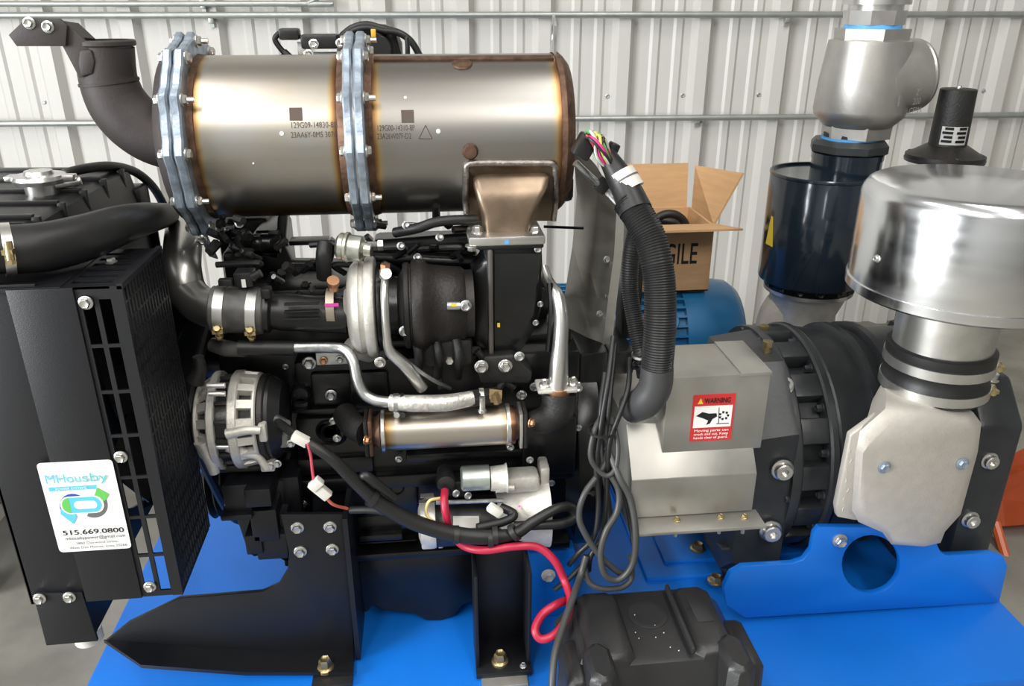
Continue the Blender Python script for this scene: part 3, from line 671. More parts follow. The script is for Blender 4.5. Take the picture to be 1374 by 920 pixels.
gc = MB().loft([octo(bp(x0-0.012), BR*0.72, BR*0.78, 0.55), octo(bp(x0), BR*0.90, BR*0.93, 0.5), octo(bp(bx(1070)), BR*0.95, BR*0.97, 0.45), octo(bp(bx(1078)), BR*0.95, BR*0.97, 0.45)])
obj('gear_cover', gc, dgrey, t, ang=25)
for s in (-0.6, -0.3, 0.05, 0.35, 0.65):
    c = bp(x0-0.008); obj('cover_rib', MB().box(c+V((0.0, -BR*0.80, BR*s)), (0.022, 0.03, 0.007), Matrix.Rotation(0.3*s, 3, 'X'), 0.002), dgrey, t)
obj('cover_rib', MB().box(bp(x0-0.001)+V((0.0, -BR*0.62, BR*0.80)), (0.022, 0.05, 0.006), Matrix.Rotation(-0.7, 3, 'X'), 0.002), dgrey, t)
obj('end_flange', MB().lathe(bp(bx(1076)), X1, [(0, BR*0.9), (0, BR*0.995), (0.003, BR*1.0), (0.016, BR*1.0), (0.02, BR*0.985), (0.02, BR*0.9)], 64), dgrey, t)
xs0, xs1 = bx(1088), bx(1128)
obj('slotted_neck', MB().cyl(bp(xs0), bp(xs1), BR*0.86, n=48), dgrey, t)
for i in range(16):
    a = 2*math.pi*(i+0.35)/16; d = V((0, -math.cos(a), math.sin(a))); s = V((0, math.sin(a), math.cos(a)))
    c = bp((xs0+xs1)/2)+d*BR*0.92
    R = Matrix((X1, s, d)).transposed()
    obj('neck_web', MB().box(c, (xs1-xs0+0.004, BR*0.21, BR*0.13), R, 0.004), dgrey, t)
    a2 = 2*math.pi*(i+0.85)/16; d2 = V((0, -math.cos(a2), math.sin(a2)))
    bolt(t, bp(xs1-0.002)+d2*BR*0.925, -X1, 0.010, dgrey, 0.016)
    bolt(t, bp(bx(1076))+d2*BR*0.955, -X1, 0.008, dgrey, 0.008)
obj('body_flange', MB().lathe(bp(xs1-0.002), X1, [(0, BR*0.86), (0, BR*1.0), (0.004, BR*1.015), (0.014, BR*1.015), (0.018, BR*0.99), (0.018, BR*0.9)], 64), dgrey, t)
xe = bx(1316)
obj('rotor_case', MB().lathe(bp(xs1+0.012), X1, [(0, BR*0.96), (0.01, BR*0.985), (0.03, BR*0.97), (0.07, BR*0.94), (xe-xs1-0.012, BR*0.94)], 56), dgrey, t)
for dx in (0.085, 0.13): obj('case_rib', MB().lathe(bp(xs1+dx), X1, [(0, BR*0.93), (0.004, BR*1.0), (0.018, BR*1.0), (0.022, BR*0.93)], 56), dgrey, t)
ey0 = 1.15
endp = [V((bx(1312), y, z)) for y, z in ((ey0, 0.27), (ey0-0.01, 0.32), (ey0-0.01, BCt.z+BR*0.55), (ey0+0.05, BCt.z+BR*0.86), (BY+0.1, BCt.z+BR*0.9), (BY+0.2, BCt.z), (BY+0.1, 0.27))]
obj('rear_cover', MB().prism(endp, (at(1350, 640, 1.15).x-endp[0].x, 0, 0), (), 0.008), dgrey, t)
for px, py, r in ((1050, 630, 0.020), (1034, 712, 0.021), (1050, 474, 0.016)):
    if py == 474:
        p = V((at(px, py, BY-BR*0.5).x, BY-BR*0.62, BCt.z+BR*0.80)); n = V((0, -0.65, 0.75))
    else: p = at(px, py, BY-BR*0.97); n = V((-0.05, -1, 0))
    bolt(t, p, n, r, alum_sm, r*0.7, name='drain_plug', sock=True)
for px, py, r in ((1328, 618, 0.016), (1302, 697, 0.017)): bolt(t, at(px, py, ey0-0.012), CAMSIDE, r, alum_sm, r*0.7, name='drain_plug', sock=True)
bolt(t, bp(bx(1345))+V((0, -0.16, BR*0.83)), Z1, 0.018, alum_sm, 0.012, name='drain_plug', sock=True)
for x in (bx(1045), bx(1318)): obj('foot', MB().bb((x-0.03, BY-0.15, 0.246), (x+0.05, BY+0.15, BCt.z-BR*0.72), 0.005), dgrey, t)
for px, py in ((1000, 456), (1026, 434)):
    p = V((at(px, py, 1.4).x, 1.4 if px > 1010 else 1.3, 0)); p.z = at(px, py, p.y).z
    obj('breather_plug', MB().cyl(p-Z1*0.05, p-Z1*0.014, 0.008).cyl(p-Z1*0.014, p-Z1*0.004, 0.010, n=6), ybolt, t)
# ================================================================ SILVER CAST INTAKE ELBOW
CYf = 1.037
t = thing('intake_casting', 'sand-cast aluminium intake box standing in front of the blower', 'casting', at(1215, 730, 1.09)); CAST = t
mid_ = [(1154, 578), (1188, 548), (1250, 545), (1306, 553), (1317, 568), (1312, 606), (1289, 690), (1268, 713), (1262, 728), (1240, 733), (1196, 730), (1184, 714), (1152, 700), (1143, 684), (1148, 606)]
fr_ = [(1168, 592), (1200, 562), (1250, 559), (1297, 566), (1307, 580), (1302, 610), (1281, 686), (1262, 707), (1256, 721), (1238, 726), (1200, 724), (1190, 706), (1163, 691), (1153, 676), (1158, 608)]
mw = pts(mid_, CYf+0.014)
obj('body', MB().loft([[V((p.x+0.075*max(0, 1-(p.x-mw[14].x)/0.12), p.y+0.10, p.z)) for p in mw], [V((p.x+0.03*max(0, 1-(p.x-mw[14].x)/0.12), p.y+0.035, p.z)) for p in mw], mw, pts(fr_, CYf)]), salu, t, ang=50)
sd = obj('side_flange', plate([(1141, 584), (1180, 556), (1186, 700), (1146, 698), (1124, 694), (1122, 680)], CYf+0.03, 0.014, (), 0.003), salu, t)
rnd = random.Random(4)
for k in range(7):
    px, py = 1132+k*1.2+rnd.uniform(-2, 2), 686-k*13; p = at(px, py, CYf+0.0295)
    obj('chalk_mark', MB().tube([p, p+V((rnd.uniform(-.002, .003), -0.0002, 0.004)), p+V((rnd.uniform(-.003, .004), -0.0002, 0.008))], 0.0003, 5, 4), white, t)
for px, py in ((1187, 627), (1292, 622)): bolt(t, at(px, py, CYf-0.002), CAMSIDE, 0.0105, zblue, 0.007)
# ================================================================ RUBBER COUPLING, INLET PIPE, AIR FILTER
AY = 1.122
def vax(pxa, pya): return at(pxa, pya, AY)
ct = vax(1255, 500); kx = K(1255, 500, AY)
AXX, AXY = ct.x, AY
def az(py): return at(1262, py, AY).z
t = thing('rubber_coupling', 'black rubber pipe coupling with two steel band clamps on the silver casting', 'coupling', (AXX, AXY, az(545)))
rc = 67*kx
def av(z): return V((AXX, AXY, z))
zs_ = max(p.z for p in mw)-0.006
obj('sleeve', MB().lathe(av(zs_), Z1, [(0, rc*0.97), (0.003, rc), (0.024, rc), (0.029, rc*0.965), (az(488)-zs_, rc*0.965), (az(484)-zs_, rc), (az(462)-zs_, rc), (az(460)-zs_, rc*0.95)], 48), rubber, t)
clamp(t, av(az(480)), Z1, rc+0.0003, 0.016, alum_sm, screw=V((0.85, -0.5, 0)))
clamp(t, av(zs_+0.0135), Z1, rc+0.0003, 0.016, alum_sm, screw=V((0.85, -0.5, 0)))
t = thing('air_filter', 'polished aluminium drum air filter standing on a pipe over the blower', 'air filter', (AXX, AXY, az(470))); AF = t
obj('inlet_pipe', MB().cyl(av(az(490)), av(az(404)), 61*kx, n=48), alum_sm, t)
fx = at(1275, 400, AY).x; FC = V((fx, AY, 0)); FR = 146*K(1275, 330, AY)
def fv(z): return V((AXX+0.006, AY, z))
zb, zt = az(388), az(246)
obj('pipe_flange', MB().lathe(fv(zb-0.020), Z1, [(0, 66*kx), (0.002, 74*kx), (0.008, 74*kx), (0.010, 70*kx)], 48), black, t)
obj('drum_skirt', MB().lathe(fv(zb-0.004), Z1, [(0, FR*0.55), (0, FR*0.97), (0.004, FR*1.0), (0.018, FR*1.0), (0.018, FR*0.98)], 80), polish, t)
obj('drum', MB().lathe(fv(zb), Z1, [(0, FR*0.98), (0.016, FR*0.985), (zt-zb-0.022, FR*0.985), (zt-zb-0.012, FR*0.965), (zt-zb-0.004, FR*0.93), (zt-zb, FR*0.88), (zt-zb+0.002, 0)], 96), polish, t, ang=60)
obj('bolt_head', MB().cyl(fv(zb-0.005)-Z1*0.01, fv(zb-0.005), 0.05, n=24), alum_sm, t)
for k in range(9):
    a = math.radians(200+k*17); d = V((math.cos(a), math.sin(a), 0))
    bolt(t, fv(zb-0.006)+d*63*kx-Z1*0.002, -Z1, 0.006, bolt_m, 0.008)
    if k in (3, 6): obj('spring_clip', MB().box(fv(zb-0.009)+d*70*kx, (0.036, 0.010, 0.014), Matrix.Rotation(a+math.pi/2, 3, 'Z'), 0.001), bolt_m, t)
bolt(t, V((fv(0).x-FR*0.99*0.98, AY-0.03, at(1140, 340, AY).z)), (-1, -0.2, 0), 0.006)
# ================================================================ SILENCER, CHECK VALVE
SY = 1.66
t = thing('silencer', 'glossy blue-black drum silencer standing behind the blower', 'silencer', at(1092, 430, SY))
sc_ = at(1097, 300, SY); sr = 69*K(1095, 300, SY)
def sv(z): return V((sc_.x, SY, z))
def szp(py): return at(1097, py, SY).z
z0, z1 = szp(372), szp(233)
obj('shell', MB().lathe(sv(z0), Z1, [(0, sr*0.98), (0.004, sr), (z1-z0-0.003, sr), (z1-z0, sr*0.985), (z1-z0+0.001, 0)], 64), teal, t)
obj('top_rim', MB().ring(sv(z1-0.003), Z1, 0.008, sr*1.015, sr*0.95, 64, 0.002), teal, t)
obj('bottom_flange', MB().lathe(sv(z0-0.020), Z1, [(0, sr*0.80), (0.004, sr*0.86), (0.016, sr*0.88), (0.022, sr*0.9)], 48), black, t)
for k in range(8):
    a = math.radians(190+k*23); d = V((math.cos(a), math.sin(a), 0)); bolt(t, sv(z0-0.006)+d*sr*0.87, d, 0.010, black, 0.010)
obj('foot_ring', MB().ring(sv(z0-0.026), Z1, 0.008, sr*0.86, sr*0.5, 48), alum_sm, t)
obj('foot_cone', MB().lathe(sv(z0-0.11), Z1, [(0, sr*0.62), (0.03, sr*0.6), (0.085, sr*0.78)], 40), alu, t)
obj('outlet_elbow', MB().tube([sv(z0-0.05)+V((-0.01, 0.01, 0)), sv(z0-0.10)+V((-0.04, 0.02, 0)), sv(z0-0.17)+V((-0.05, 0.005, 0)), sv(z0-0.215)+V((-0.05, -0.03, 0)), sv(z0-0.228)+V((-0.05, -0.066, 0))], 0.055, 24), salu, t)
lbp = at(1029, 306, SY)
obj('caution_sticker', MB().lathe(sv(at(1029, 322, SY).z), Z1, [(0, sr*1.003), (0.05, sr*1.003), (0.05, sr*1.0), (0, sr*1.0)], 64, closed=True) if 0 else MB().prism([sv(at(1029, 326, SY).z)+V((-sr*1.003*math.cos(b), -sr*1.003*math.sin(b), 0)) for b in (0.02, 0.10, 0.18, 0.26)]+[sv(at(1029, 288, SY).z)+V((-sr*1.003*math.cos(b), -sr*1.003*math.sin(b), 0)) for b in (0.16, 0.10)], V((-0.001, -0.0002, 0))), yel, t)
cc = at(1136, 214, SY); kc = K(1136, 214, SY)
def cv(z): return V((cc.x, SY, z))
def cz(py): return at(1136, py, SY).z
obj('neck', MB().cyl(cv(z1-0.002), cv(cz(206)), 45*kc, n=40).cyl(cv(cz(212)), cv(cz(204)), 46*kc, n=40), teal, t)
t = thing('pipe_bushing', 'black octagonal reducing bushing on top of the silencer', 'pipe fitting', cv(cz(207)))
obj('bushing', MB().lathe(cv(cz(207)), Z1, [(0, 42*kc), (cz(201)-cz(207), 51*kc), (cz(192)-cz(207), 51*kc), (cz(186)-cz(207), 46*kc)], 8), dgrey, t)
obj('thread', MB().cyl(cv(cz(186)), cv(cz(178)), 34*kc, n=32), flatb, t)
obj('thread_tape', MB().cyl(cv(cz(187)), cv(cz(183)), 37*kc, n=32), ptfe, t)
t = thing('check_valve', 'big nickel-coloured cast check valve with hexagon ends above the silencer', 'valve', cv(cz(180)))
vk = K(1165, 110, SY)
vx = at(1163, 110, SY).x
def vp(py, dx=0): return V((cc.x+(vx-cc.x)*(0.6)+dx, SY, at(1163, py, SY).z))
obj('bottom_hex', MB().lathe(vp(183), Z1, [(0, 45*vk), (vp(166).z-vp(183).z, 46*vk)], 6, a0=0.35), nickel, t)
body = [(168, 44), (162, 50), (154, 58), (146, 60), (110, 58), (75, 54), (62, 53), (54, 52), (52, 42)]
obj('body', MB().lathe(vp(170), Z1, [(vp(p).z-vp(170).z, r*vk) for p, r in body], 48), nickel, t, ang=60)
obj('top_hex', MB().lathe(vp(54), Z1, [(0, 47*vk), (vp(38).z-vp(54).z, 48*vk)], 6, a0=0.35), nickel, t)
cx_ = vp(106)+V((30*vk, -0.005, 0.0))
obj('clapper_chamber', MB().lathe(cx_, (0.98, 0.06, 0.12), [(-20*vk, 52*vk), (15*vk, 50*vk), (38*vk, 47*vk), (40*vk, 40*vk), (40*vk, 0)], 40), nickel, t, ang=50)
obj('chamber_cap', MB().lathe(cx_+V((0.98, 0.06, 0.12)).normalized()*39*vk, (0.98, 0.06, 0.12), [(0, 45*vk), (3*vk, 46*vk), (7*vk, 44*vk), (8*vk, 0)], 40), nickel, t)
obj('thread_tape', MB().cyl(vp(38), vp(31), 36*vk, 35*vk, n=32), ptfe, t)
obj('outlet_nut', MB().lathe(vp(33), Z1, [(0, 38*vk), (vp(14).z-vp(33).z, 39*vk)], 8, a0=0.2), alum_sm, t)
obj('outlet_pipe', MB().cyl(vp(16), vp(4), 34*vk, n=32).lathe(vp(6), Z1, [(0, 42*vk), (0.02, 42*vk), (0.06, 40*vk)], 32), alum_sm, t)
txt(t, '1', vp(130)+V((20*vk, -58*vk, 0)), X1, Z1, 0.03, alum_sm, name='cast_letters')
# cast letters raised on the body
for i, s in enumerate(('2"', '200', 'CF8M')): txt(t, s, vp(118+i*12)+V((44*vk, -56*vk, 0)), V((0.85, 0.45, 0)), Z1, 0.018, alum_sm, name='cast_letters', depth=0.003)
# ================================================================ RELIEF VALVE
PY = 1.62
t = thing('relief_valve', 'black cylinder relief valve with a printed label behind the filter drum', 'valve', at(1274, 214, PY))
pk = K(1275, 170, PY); px_ = at(1277, 165, PY).x
def pv(py): return V((px_, PY, at(1277, py, PY).z))
obj('cylinder', MB().lathe(pv(200), Z1, [(0, 24*pk), (pv(120).z-pv(200).z, 22.5*pk), (pv(119).z-pv(200).z, 21*pk), (pv(119).z-pv(200).z, 0)], 40), flatb, t)
obj('bonnet', MB().lathe(pv(212), Z1, [(0, 50*pk), (0.008, 50*pk), (0.013, 42*pk), (pv(194).z-pv(212).z, 26*pk)], 40), hotb, t)
obj('base_flange', MB().lathe(pv(216), Z1, [(0, 50*pk), (0.006, 51*pk), (0.008, 48*pk)], 40), dgrey, t)
obj('stem', MB().cyl(pv(230), pv(214), 26*pk, n=24), dgrey, t)
obj('standpipe', MB().cyl(V((px_, PY, 0.52)), pv(226), 22*pk, n=24), dgrey, t)
for k in range(6):
    a = math.pi*2*k/6+0.3; bolt(t, pv(211)+V((math.cos(a), math.sin(a), 0))*44*pk, Z1, 0.009, dgrey, 0.014)
obj('tip', MB().ball(pv(118), 0.006), alum_sm, t)
lw = pv(196); rl = 24.6*pk
a0, a1 = math.radians(212), math.radians(292)
def cyl_patch(zc0, zc1, b0, b1, r, th=0.0008, n=8):
    P = [V((px_+r*math.cos(b0+(b1-b0)*i/n), PY+r*math.sin(b0+(b1-b0)*i/n), z)) for z in (zc0,) for i in range(n+1)]
    b = MB(); H = zc1-zc0
    A = [b.bm.verts.new(p) for p in P]; B = [b.bm.verts.new(p+Z1*H) for p in P]
    for i in range(n): b.bm.faces.new((A[i], A[i+1], B[i+1], B[i]))
    bmesh.ops.solidify(b.bm, geom=b.bm.faces[:], thickness=th); return b
lbo = obj('printed_label', cyl_patch(pv(191).z, pv(167).z, a0, a1, rl), white, t)
for i in range(4):
    for j in range(2):
        za = pv(188-5.6*i).z; zb_ = pv(184.6-5.6*i).z; w0 = a0+(a1-a0)*(0.05+0.5*j); w1 = a0+(a1-a0)*(0.42+0.5*j)
        obj('print_bar', cyl_patch(za, zb_, w0+0.1*(i % 2), w1, rl+0.0012, 0.0004), ink, lbo)
# ================================================================ BLUE MOTOR
MY = 2.0; mc = at(930, 440, MY); mr = 0.150
t = thing('electric_motor', 'blue finned electric motor behind the guard with a carton on top', 'motor', V((0.7, MY, 0)))
mz = at(925, 378, MY).z-mr
def mp(x): return V((x, MY, mz))
m0, m1 = at(700, 430, MY-mr).x, at(930, 430, MY-mr).x
m2 = at(1010, 430, MY-mr*0.8).x
obj('frame', MB().cyl(mp(m0), mp(m1), mr*0.90, n=40), mblue, t)
for k in range(36):
    a = 2*math.pi*k/36; d = V((0, math.cos(a), math.sin(a))); s = V((0, -math.sin(a), math.cos(a)))
    obj('cooling_fin', MB().box(mp((m0+m1)/2)+d*mr*0.93, (m1-m0, mr*0.14, 0.006), Matrix((X1, d, s)).transposed()), mblue, t)
obj('fan_cowl', MB().lathe(mp(m1-0.004), X1, [(0, mr*0.9), (0, mr*1.0), ((m2-m1)*0.62, mr*1.0), ((m2-m1)*0.82, mr*0.97), ((m2-m1)*0.95, mr*0.86), (m2-m1, mr*0.6), (m2-m1, 0)], 48), mblue, t, ang=50)
obj('front_bell', MB().lathe(mp(m0-0.06), X1, [(0, mr*0.5), (0.03, mr*0.85), (0.062, mr*0.98)], 40), mblue, t)
obj('lifting_eye', MB().ring(mp(at(905, 410, MY-mr).x)+V((0, -mr*0.78, mr*0.55)), (0, -0.7, 0.6), 0.012, 0.026, 0.012, 20, 0.003), mblue, t)
obj('motor_base', MB().bb((m0+0.02, MY-0.13, 0.2495), (m1-0.02, MY+0.13, mz-mr*0.7), 0.004), mblue, t)
obj('red_tag', MB().box(at(872, 420, MY-mr*1.02), (0.03, 0.004, 0.06)), redl, t)
# ================================================================ CARTON ON THE MOTOR
CYF = 1.93
bx0, bx1 = at(838, 350, CYF).x, at(955, 340, CYF).x; bz0 = mz+mr*0.985; bz1 = at(930, 303, CYF).z; CYB = CYF+0.20
t = thing('cardboard_box', 'open brown cardboard carton marked FRAGILE on top of the blue motor', 'box', ((bx0+bx1)/2, CYF+0.1, bz0))
th = 0.005
for nm, a, b in (('front_panel', (bx0, CYF, bz0), (bx1, CYF+th, bz1)), ('back_panel', (bx0, CYB-th, bz0), (bx1, CYB, bz1)), ('side_panel', (bx0, CYF+th, bz0), (bx0+th, CYB-th, bz1)), ('side_panel', (bx1-th, CYF+th, bz0), (bx1, CYB-th, bz1)), ('bottom_panel', (bx0, CYF, bz0), (bx1, CYB, bz0+th))):
    obj(nm, MB().bb(a, b, 0.0008), card, t)
def flap(P, n): obj('flap', MB().prism(P, V(n)*th), card, t)
flap([V((bx0, CYF, bz1)), V((bx1, CYF, bz1)), V((bx1+0.035, CYF-0.10, bz1+0.012)), V((bx0-0.03, CYF-0.10, bz1+0.012))], (0, 0.1, 1))
flap([V((bx0, CYB, bz1)), V((bx1-0.01, CYB, bz1)), V((bx1-0.006, CYB+0.03, bz1+0.115)), V((bx0-0.01, CYB+0.03, bz1+0.115))], (0, 1, -0.2))
flap([V((bx1, CYF+0.01, bz1)), V((bx1, CYB-0.01, bz1)), V((bx1+0.01, CYB+0.02, bz1+0.11)), V((bx1+0.07, CYF+0.03, bz1+0.125))], (1, 0, -0.3))
flap([V((bx0, CYF+0.01, bz1)), V((bx0, CYB-0.01, bz1)), V((bx0-0.09, CYB-0.01, bz1+0.04)), V((bx0-0.09, CYF+0.01, bz1+0.04))], (-0.4, 0, 1))
txt(t, 'FRAGILE', V((at(890, 342, CYF).x+0.006, CYF, at(915, 342, CYF).z)), X1, Z1, 0.078, ink, width=0.165, bold=0.01)
hx = (bx0+bx1)/2
tag(obj('coiled_hose', MB().tube([V((hx+0.075*math.cos(a*0.7), CYF+0.10+0.07*math.sin(a*0.7), bz1-0.03+0.0035*math.sin(a))) for a in range(0, 9)], 0.012, 10, 5, closed=True).tube([V((hx+0.015+0.05*math.cos(a*math.pi/8), CYF+0.07, bz1-0.035+0.05*math.sin(a*math.pi/8))) for a in range(9)], 0.011, 10, 4), rubber), 'black hose coiled inside the open carton', 'hose')
# ================================================================ THINGS BESIDE THE SKID
t = thing('orange_barrier', 'folded orange plastic sheet piled on the floor past the blower', 'plastic sheet', (1.75, 1.75, 0))
om = MB(); rnd = random.Random(3); gx, gy = 10, 8; G = []
for i in range(gx):
    row = []
    for j in range(gy):
        x = 1.36+0.9*i/(gx-1); y = 1.60+0.24*j/(gy-1)
        z = 0.04 if (i in (0, gx-1) or j in (0, gy-1)) else 0.10+0.03*math.sin(i*2.1+j*1.3)+0.03*rnd.random()
        row.append(om.bm.verts.new((x, y, z)))
    G.append(row)
for i in range(gx-1):
    for j in range(gy-1): om.bm.faces.new((G[i][j], G[i+1][j], G[i+1][j+1], G[i][j+1]))
bmesh.ops.solidify(om.bm, geom=om.bm.faces[:], thickness=0.006)
obj('sheet', om, orange, t, ang=20)
obj('strap', MB().tube(pts([(1352, 736, 1.62), (1374, 728, 1.6), (1420, 720, 1.6)], 1.6), 0.006, 8), orange, t)
obj('strap', MB().tube(pts([(1335, 700, 1.60), (1360, 775, 1.5), (1390, 800, 1.45)], 1.5), 0.012, 8), orange, t)
t = thing('floor_cart', 'low grey steel cart standing on the concrete beside the radiator', 'cart', (-1.3, 1.75, 0))
obj('deck', MB().bb((-2.0, 1.55, 0.20), (-1.02, 2.4, 0.225), 0.003), galv, t)
obj('edge_trim', MB().bb((-1.04, 1.53, 0.19), (-1.015, 2.42, 0.26), 0.002), alum_sm, t)
for x, y in ((-1.9, 1.65), (-1.12, 1.65), (-1.12, 2.3), (-1.9, 2.3)): obj('caster', MB().cyl((x, y-0.02, 0.06), (x, y+0.02, 0.06), 0.06).bb((x-0.02, y-0.025, 0.06), (x+0.02, y+0.025, 0.205)), rubber, t)
# ================================================================ DIESEL ENGINE (block, head, pan, covers)
t = thing('diesel_engine', 'black four-cylinder diesel engine block in the middle of the skid', 'engine', (0, 1.35, SKZ)); ENG = t
BYF = 1.19
pan = [(478, 742), (640, 738), (640, 806), (622, 812), (610, 828), (592, 834), (572, 834), (556, 824), (512, 820), (500, 814), (494, 822), (478, 824)]
obj('oil_pan', plate(pan, BYF-0.02, 0.30, (), 0.006), black, t)
obj('pan_rail', MB().bb((at(385, 735, BYF).x, BYF-0.035, at(550, 742, BYF-0.03).z-0.008), (at(760, 735, BYF).x, BYF+0.3, at(550, 742, BYF-0.03).z+0.006), 0.003), black, t)
bz0_, bz1_ = at(550, 745, BYF).z, at(550, 480, BYF).z
obj('block', MB().bb((-0.224, BYF, bz0_), (at(775, 600, BYF).x, 1.58, bz1_), 0.008), black, t)
hz = 0.845
obj('gear_case', MB().bb((at(300, 600, BYF).x, 1.232, bz0_), (-0.218, 1.58, bz1_), 0.006), black, t)
obj('cylinder_head', MB().bb((at(300, 600, BYF).x+0.015, 1.235, bz1_-0.01), (at(770, 600, BYF).x, 1.56, hz-0.06), 0.006), black, t)
obj('valve_cover', MB().bb((at(330, 600, BYF).x, 1.30, hz-0.065), (at(750, 600, BYF).x, 1.53, hz), 0.018), black, t)
for k in range(7): bolt(t, V((-0.24+k*0.075, 1.305, hz-0.045)), (0, -0.4, 1), 0.009, black)
# side relief of the block
for a, b, y in (((400, 612), (500, 640), 0.012), ((500, 640), (560, 690), 0.014), ((480, 690), (545, 715), 0.02), ((420, 500), (470, 545), 0.012), ((470, 498), (520, 560), 0.01), ((545, 600), (740, 622), 0.025), ((700, 560), (775, 640), 0.03), ((480, 560), (515, 600), 0.02), ((400, 560), (450, 600), 0.012)):
    p, q = at(a[0], b[1], BYF-y), at(b[0], a[1], BYF-y)
    obj('casting_pad', MB().bb((p.x, BYF-y, p.z), (q.x, BYF+0.02, q.z), 0.005), black, t)
for a, b in (((300, 640), (775, 650)), ((390, 545), (520, 552)), ((480, 722), (560, 730))):
    p, q = at(a[0], b[1], BYF-0.015), at(b[0], a[1], BYF-0.015)
    obj('casting_rib', MB().bb((p.x, BYF-0.018, p.z), (q.x, BYF+0.01, q.z), 0.003), black, t)
ledge = at(485, 705, BYF-0.03)
obj('ledge', MB().bb(at(482, 728, BYF-0.035), at(540, 716, BYF-0.035)+Y1*0.05, 0.003), black, t)
for px, py, r in ((404, 542, 0.014), (448, 582, 0.022), (533, 655, 0.012), (403, 530, 0.016), (440, 578, 0.020)):
    p = at(px, py, BYF-0.014); obj('core_plug', MB().lathe(p, CAMSIDE, [(-0.02, r), (0, r), (0.004, r*0.85), (-0.002, r*0.7), (-0.002, 0)], 20), black, t)
bolt(t, at(383, 492, 1.231), CAMSIDE, 0.005, bolt_m)
for px, py, r, m in ((444, 530, 0.0095, zinc), (415, 487, 0.011, bolt_m), (447, 565, 0.0065, bolt_m), (452, 588, 0.007, bolt_m), (535, 616, 0.006, bolt_m), (700, 530, 0.0085, bolt_m), (717, 519, 0.008, zinc), (776, 574, 0.006, zinc), (735, 600, 0.006, bolt_m), (380, 660, 0.007, zinc), (408, 676, 0.006, zinc), (372, 706, 0.006, zinc), (306, 678, 0.006, zinc), (740, 648, 0.006, bolt_m)):
    bolt(t, at(px, py, BYF-0.016), CAMSIDE, r, m)
# timing case and its brackets at the fan end
for a, b, y, yy in (((303, 650), (333, 690), 1.10, 0.14), ((330, 656), (362, 682), 1.085, 0.12), ((340, 684), (370, 728), 1.10, 0.14), ((346, 716), (384, 752), 1.105, 0.12), ((331, 718), (350, 745), 1.10, 0.1), ((296, 690), (338, 700), 1.09, 0.14), ((362, 690), (384, 745), 1.12, 0.1), ((380, 640), (400, 700), 1.15, 0.06)):
    p, q = at(a[0], b[1], y), at(b[0], a[1], y)
    obj('front_bracket', MB().bb((p.x, y, p.z), (q.x, y+yy, q.z), 0.003), satin, t)
jag = [(331, 738), (340, 748), (352, 745), (360, 752), (372, 748), (386, 756), (390, 738)]
obj('timing_case', plate([(300, 646), (382, 642), (392, 700)]+jag[::-1], 1.15, 0.22, (), 0.004), black, t)
obj('crank_pulley', MB().lathe(V((at(280, 690, 1.3).x, 1.36, 0.47)), X1, [(0, 0.075), (0.006, 0.08), (0.012, 0.068), (0.02, 0.08), (0.026, 0.068), (0.034, 0.08), (0.04, 0.07)], 40), flatb, t)
obj('water_pump', MB().lathe(V((at(275, 480, 1.3).x, 1.33, 0.74)), X1, [(0, 0.05), (0.03, 0.055), (0.034, 0.04), (0.09, 0.045)], 32), black, t)
obj('drive_belt', MB().tube([V((-0.377, y, z)) for y, z in ((1.14, 0.66), (1.13, 0.72), (1.33, 0.80), (1.40, 0.72), (1.45, 0.48), (1.36, 0.385), (1.26, 0.45))], 0.008, 8, 6, closed=True), rubber, t)
# black clutter beneath the canister
obj('air_intake_box', MB().bb(at(345, 385, 1.34), at(375, 312, 1.34)+Y1*0.14, 0.01).cyl(at(352, 326, 1.31), at(376, 326, 1.31), 0.016).cyl(at(345, 315, 1.33), at(372, 314, 1.33), 0.008), black, t)
obj('egr_valve', MB().bb(at(302, 380, 1.28), at(340, 338, 1.28)+Y1*0.12, 0.008).cyl(at(312, 330, 1.27), at(350, 327, 1.27), 0.013).lathe(at(326, 322, 1.24), CAMSIDE, [(-0.02, 0.012), (0.01, 0.012), (0.012, 0)], 14), black, t)
obj('bracket', plate([(372, 290), (386, 286), (382, 330), (392, 352), (430, 352), (442, 322), (452, 330), (440, 372), (372, 384), (340, 372), (345, 340), (370, 345)], 1.33, 0.03, (), 0.003), black, t)
obj('shelf', MB().bb(at(388, 330, 1.36), at(440, 322, 1.36)+Y1*0.03, 0.002), black, t)
obj('lower_manifold', MB().bb(at(290, 395, 1.27), at(465, 345, 1.27)+Y1*0.1, 0.012) if 0 else MB().bb(at(300, 470, 1.22), at(470, 385, 1.22)+Y1*0.1, 0.012), black, t)
obj('fuel_rail', MB().cyl(at(500, 345, 1.24), at(640, 352, 1.24), 0.012).cyl(at(505, 333, 1.26), at(640, 322, 1.26), 0.014).bb(at(500, 375, 1.26), at(640, 332, 1.26)+Y1*0.12, 0.01), black, t)
obj('thermostat_housing', MB().bb((-0.372, 1.42, 0.782), (-0.28, 1.55, 0.952), 0.012), black, t)
obj('hose_stub', MB().tube(pts([(436, 326, 1.2), (434, 345, 1.19), (435, 372, 1.2)], 1.2), 0.0115, 14), rubber, t)
obj('breather_hose', MB().tube(pts([(530, 312, 1.22), (560, 306, 1.2), (590, 297, 1.2), (640, 294, 1.21)], 1.2), 0.008, 10), rubber, t)
rnd = random.Random(11)
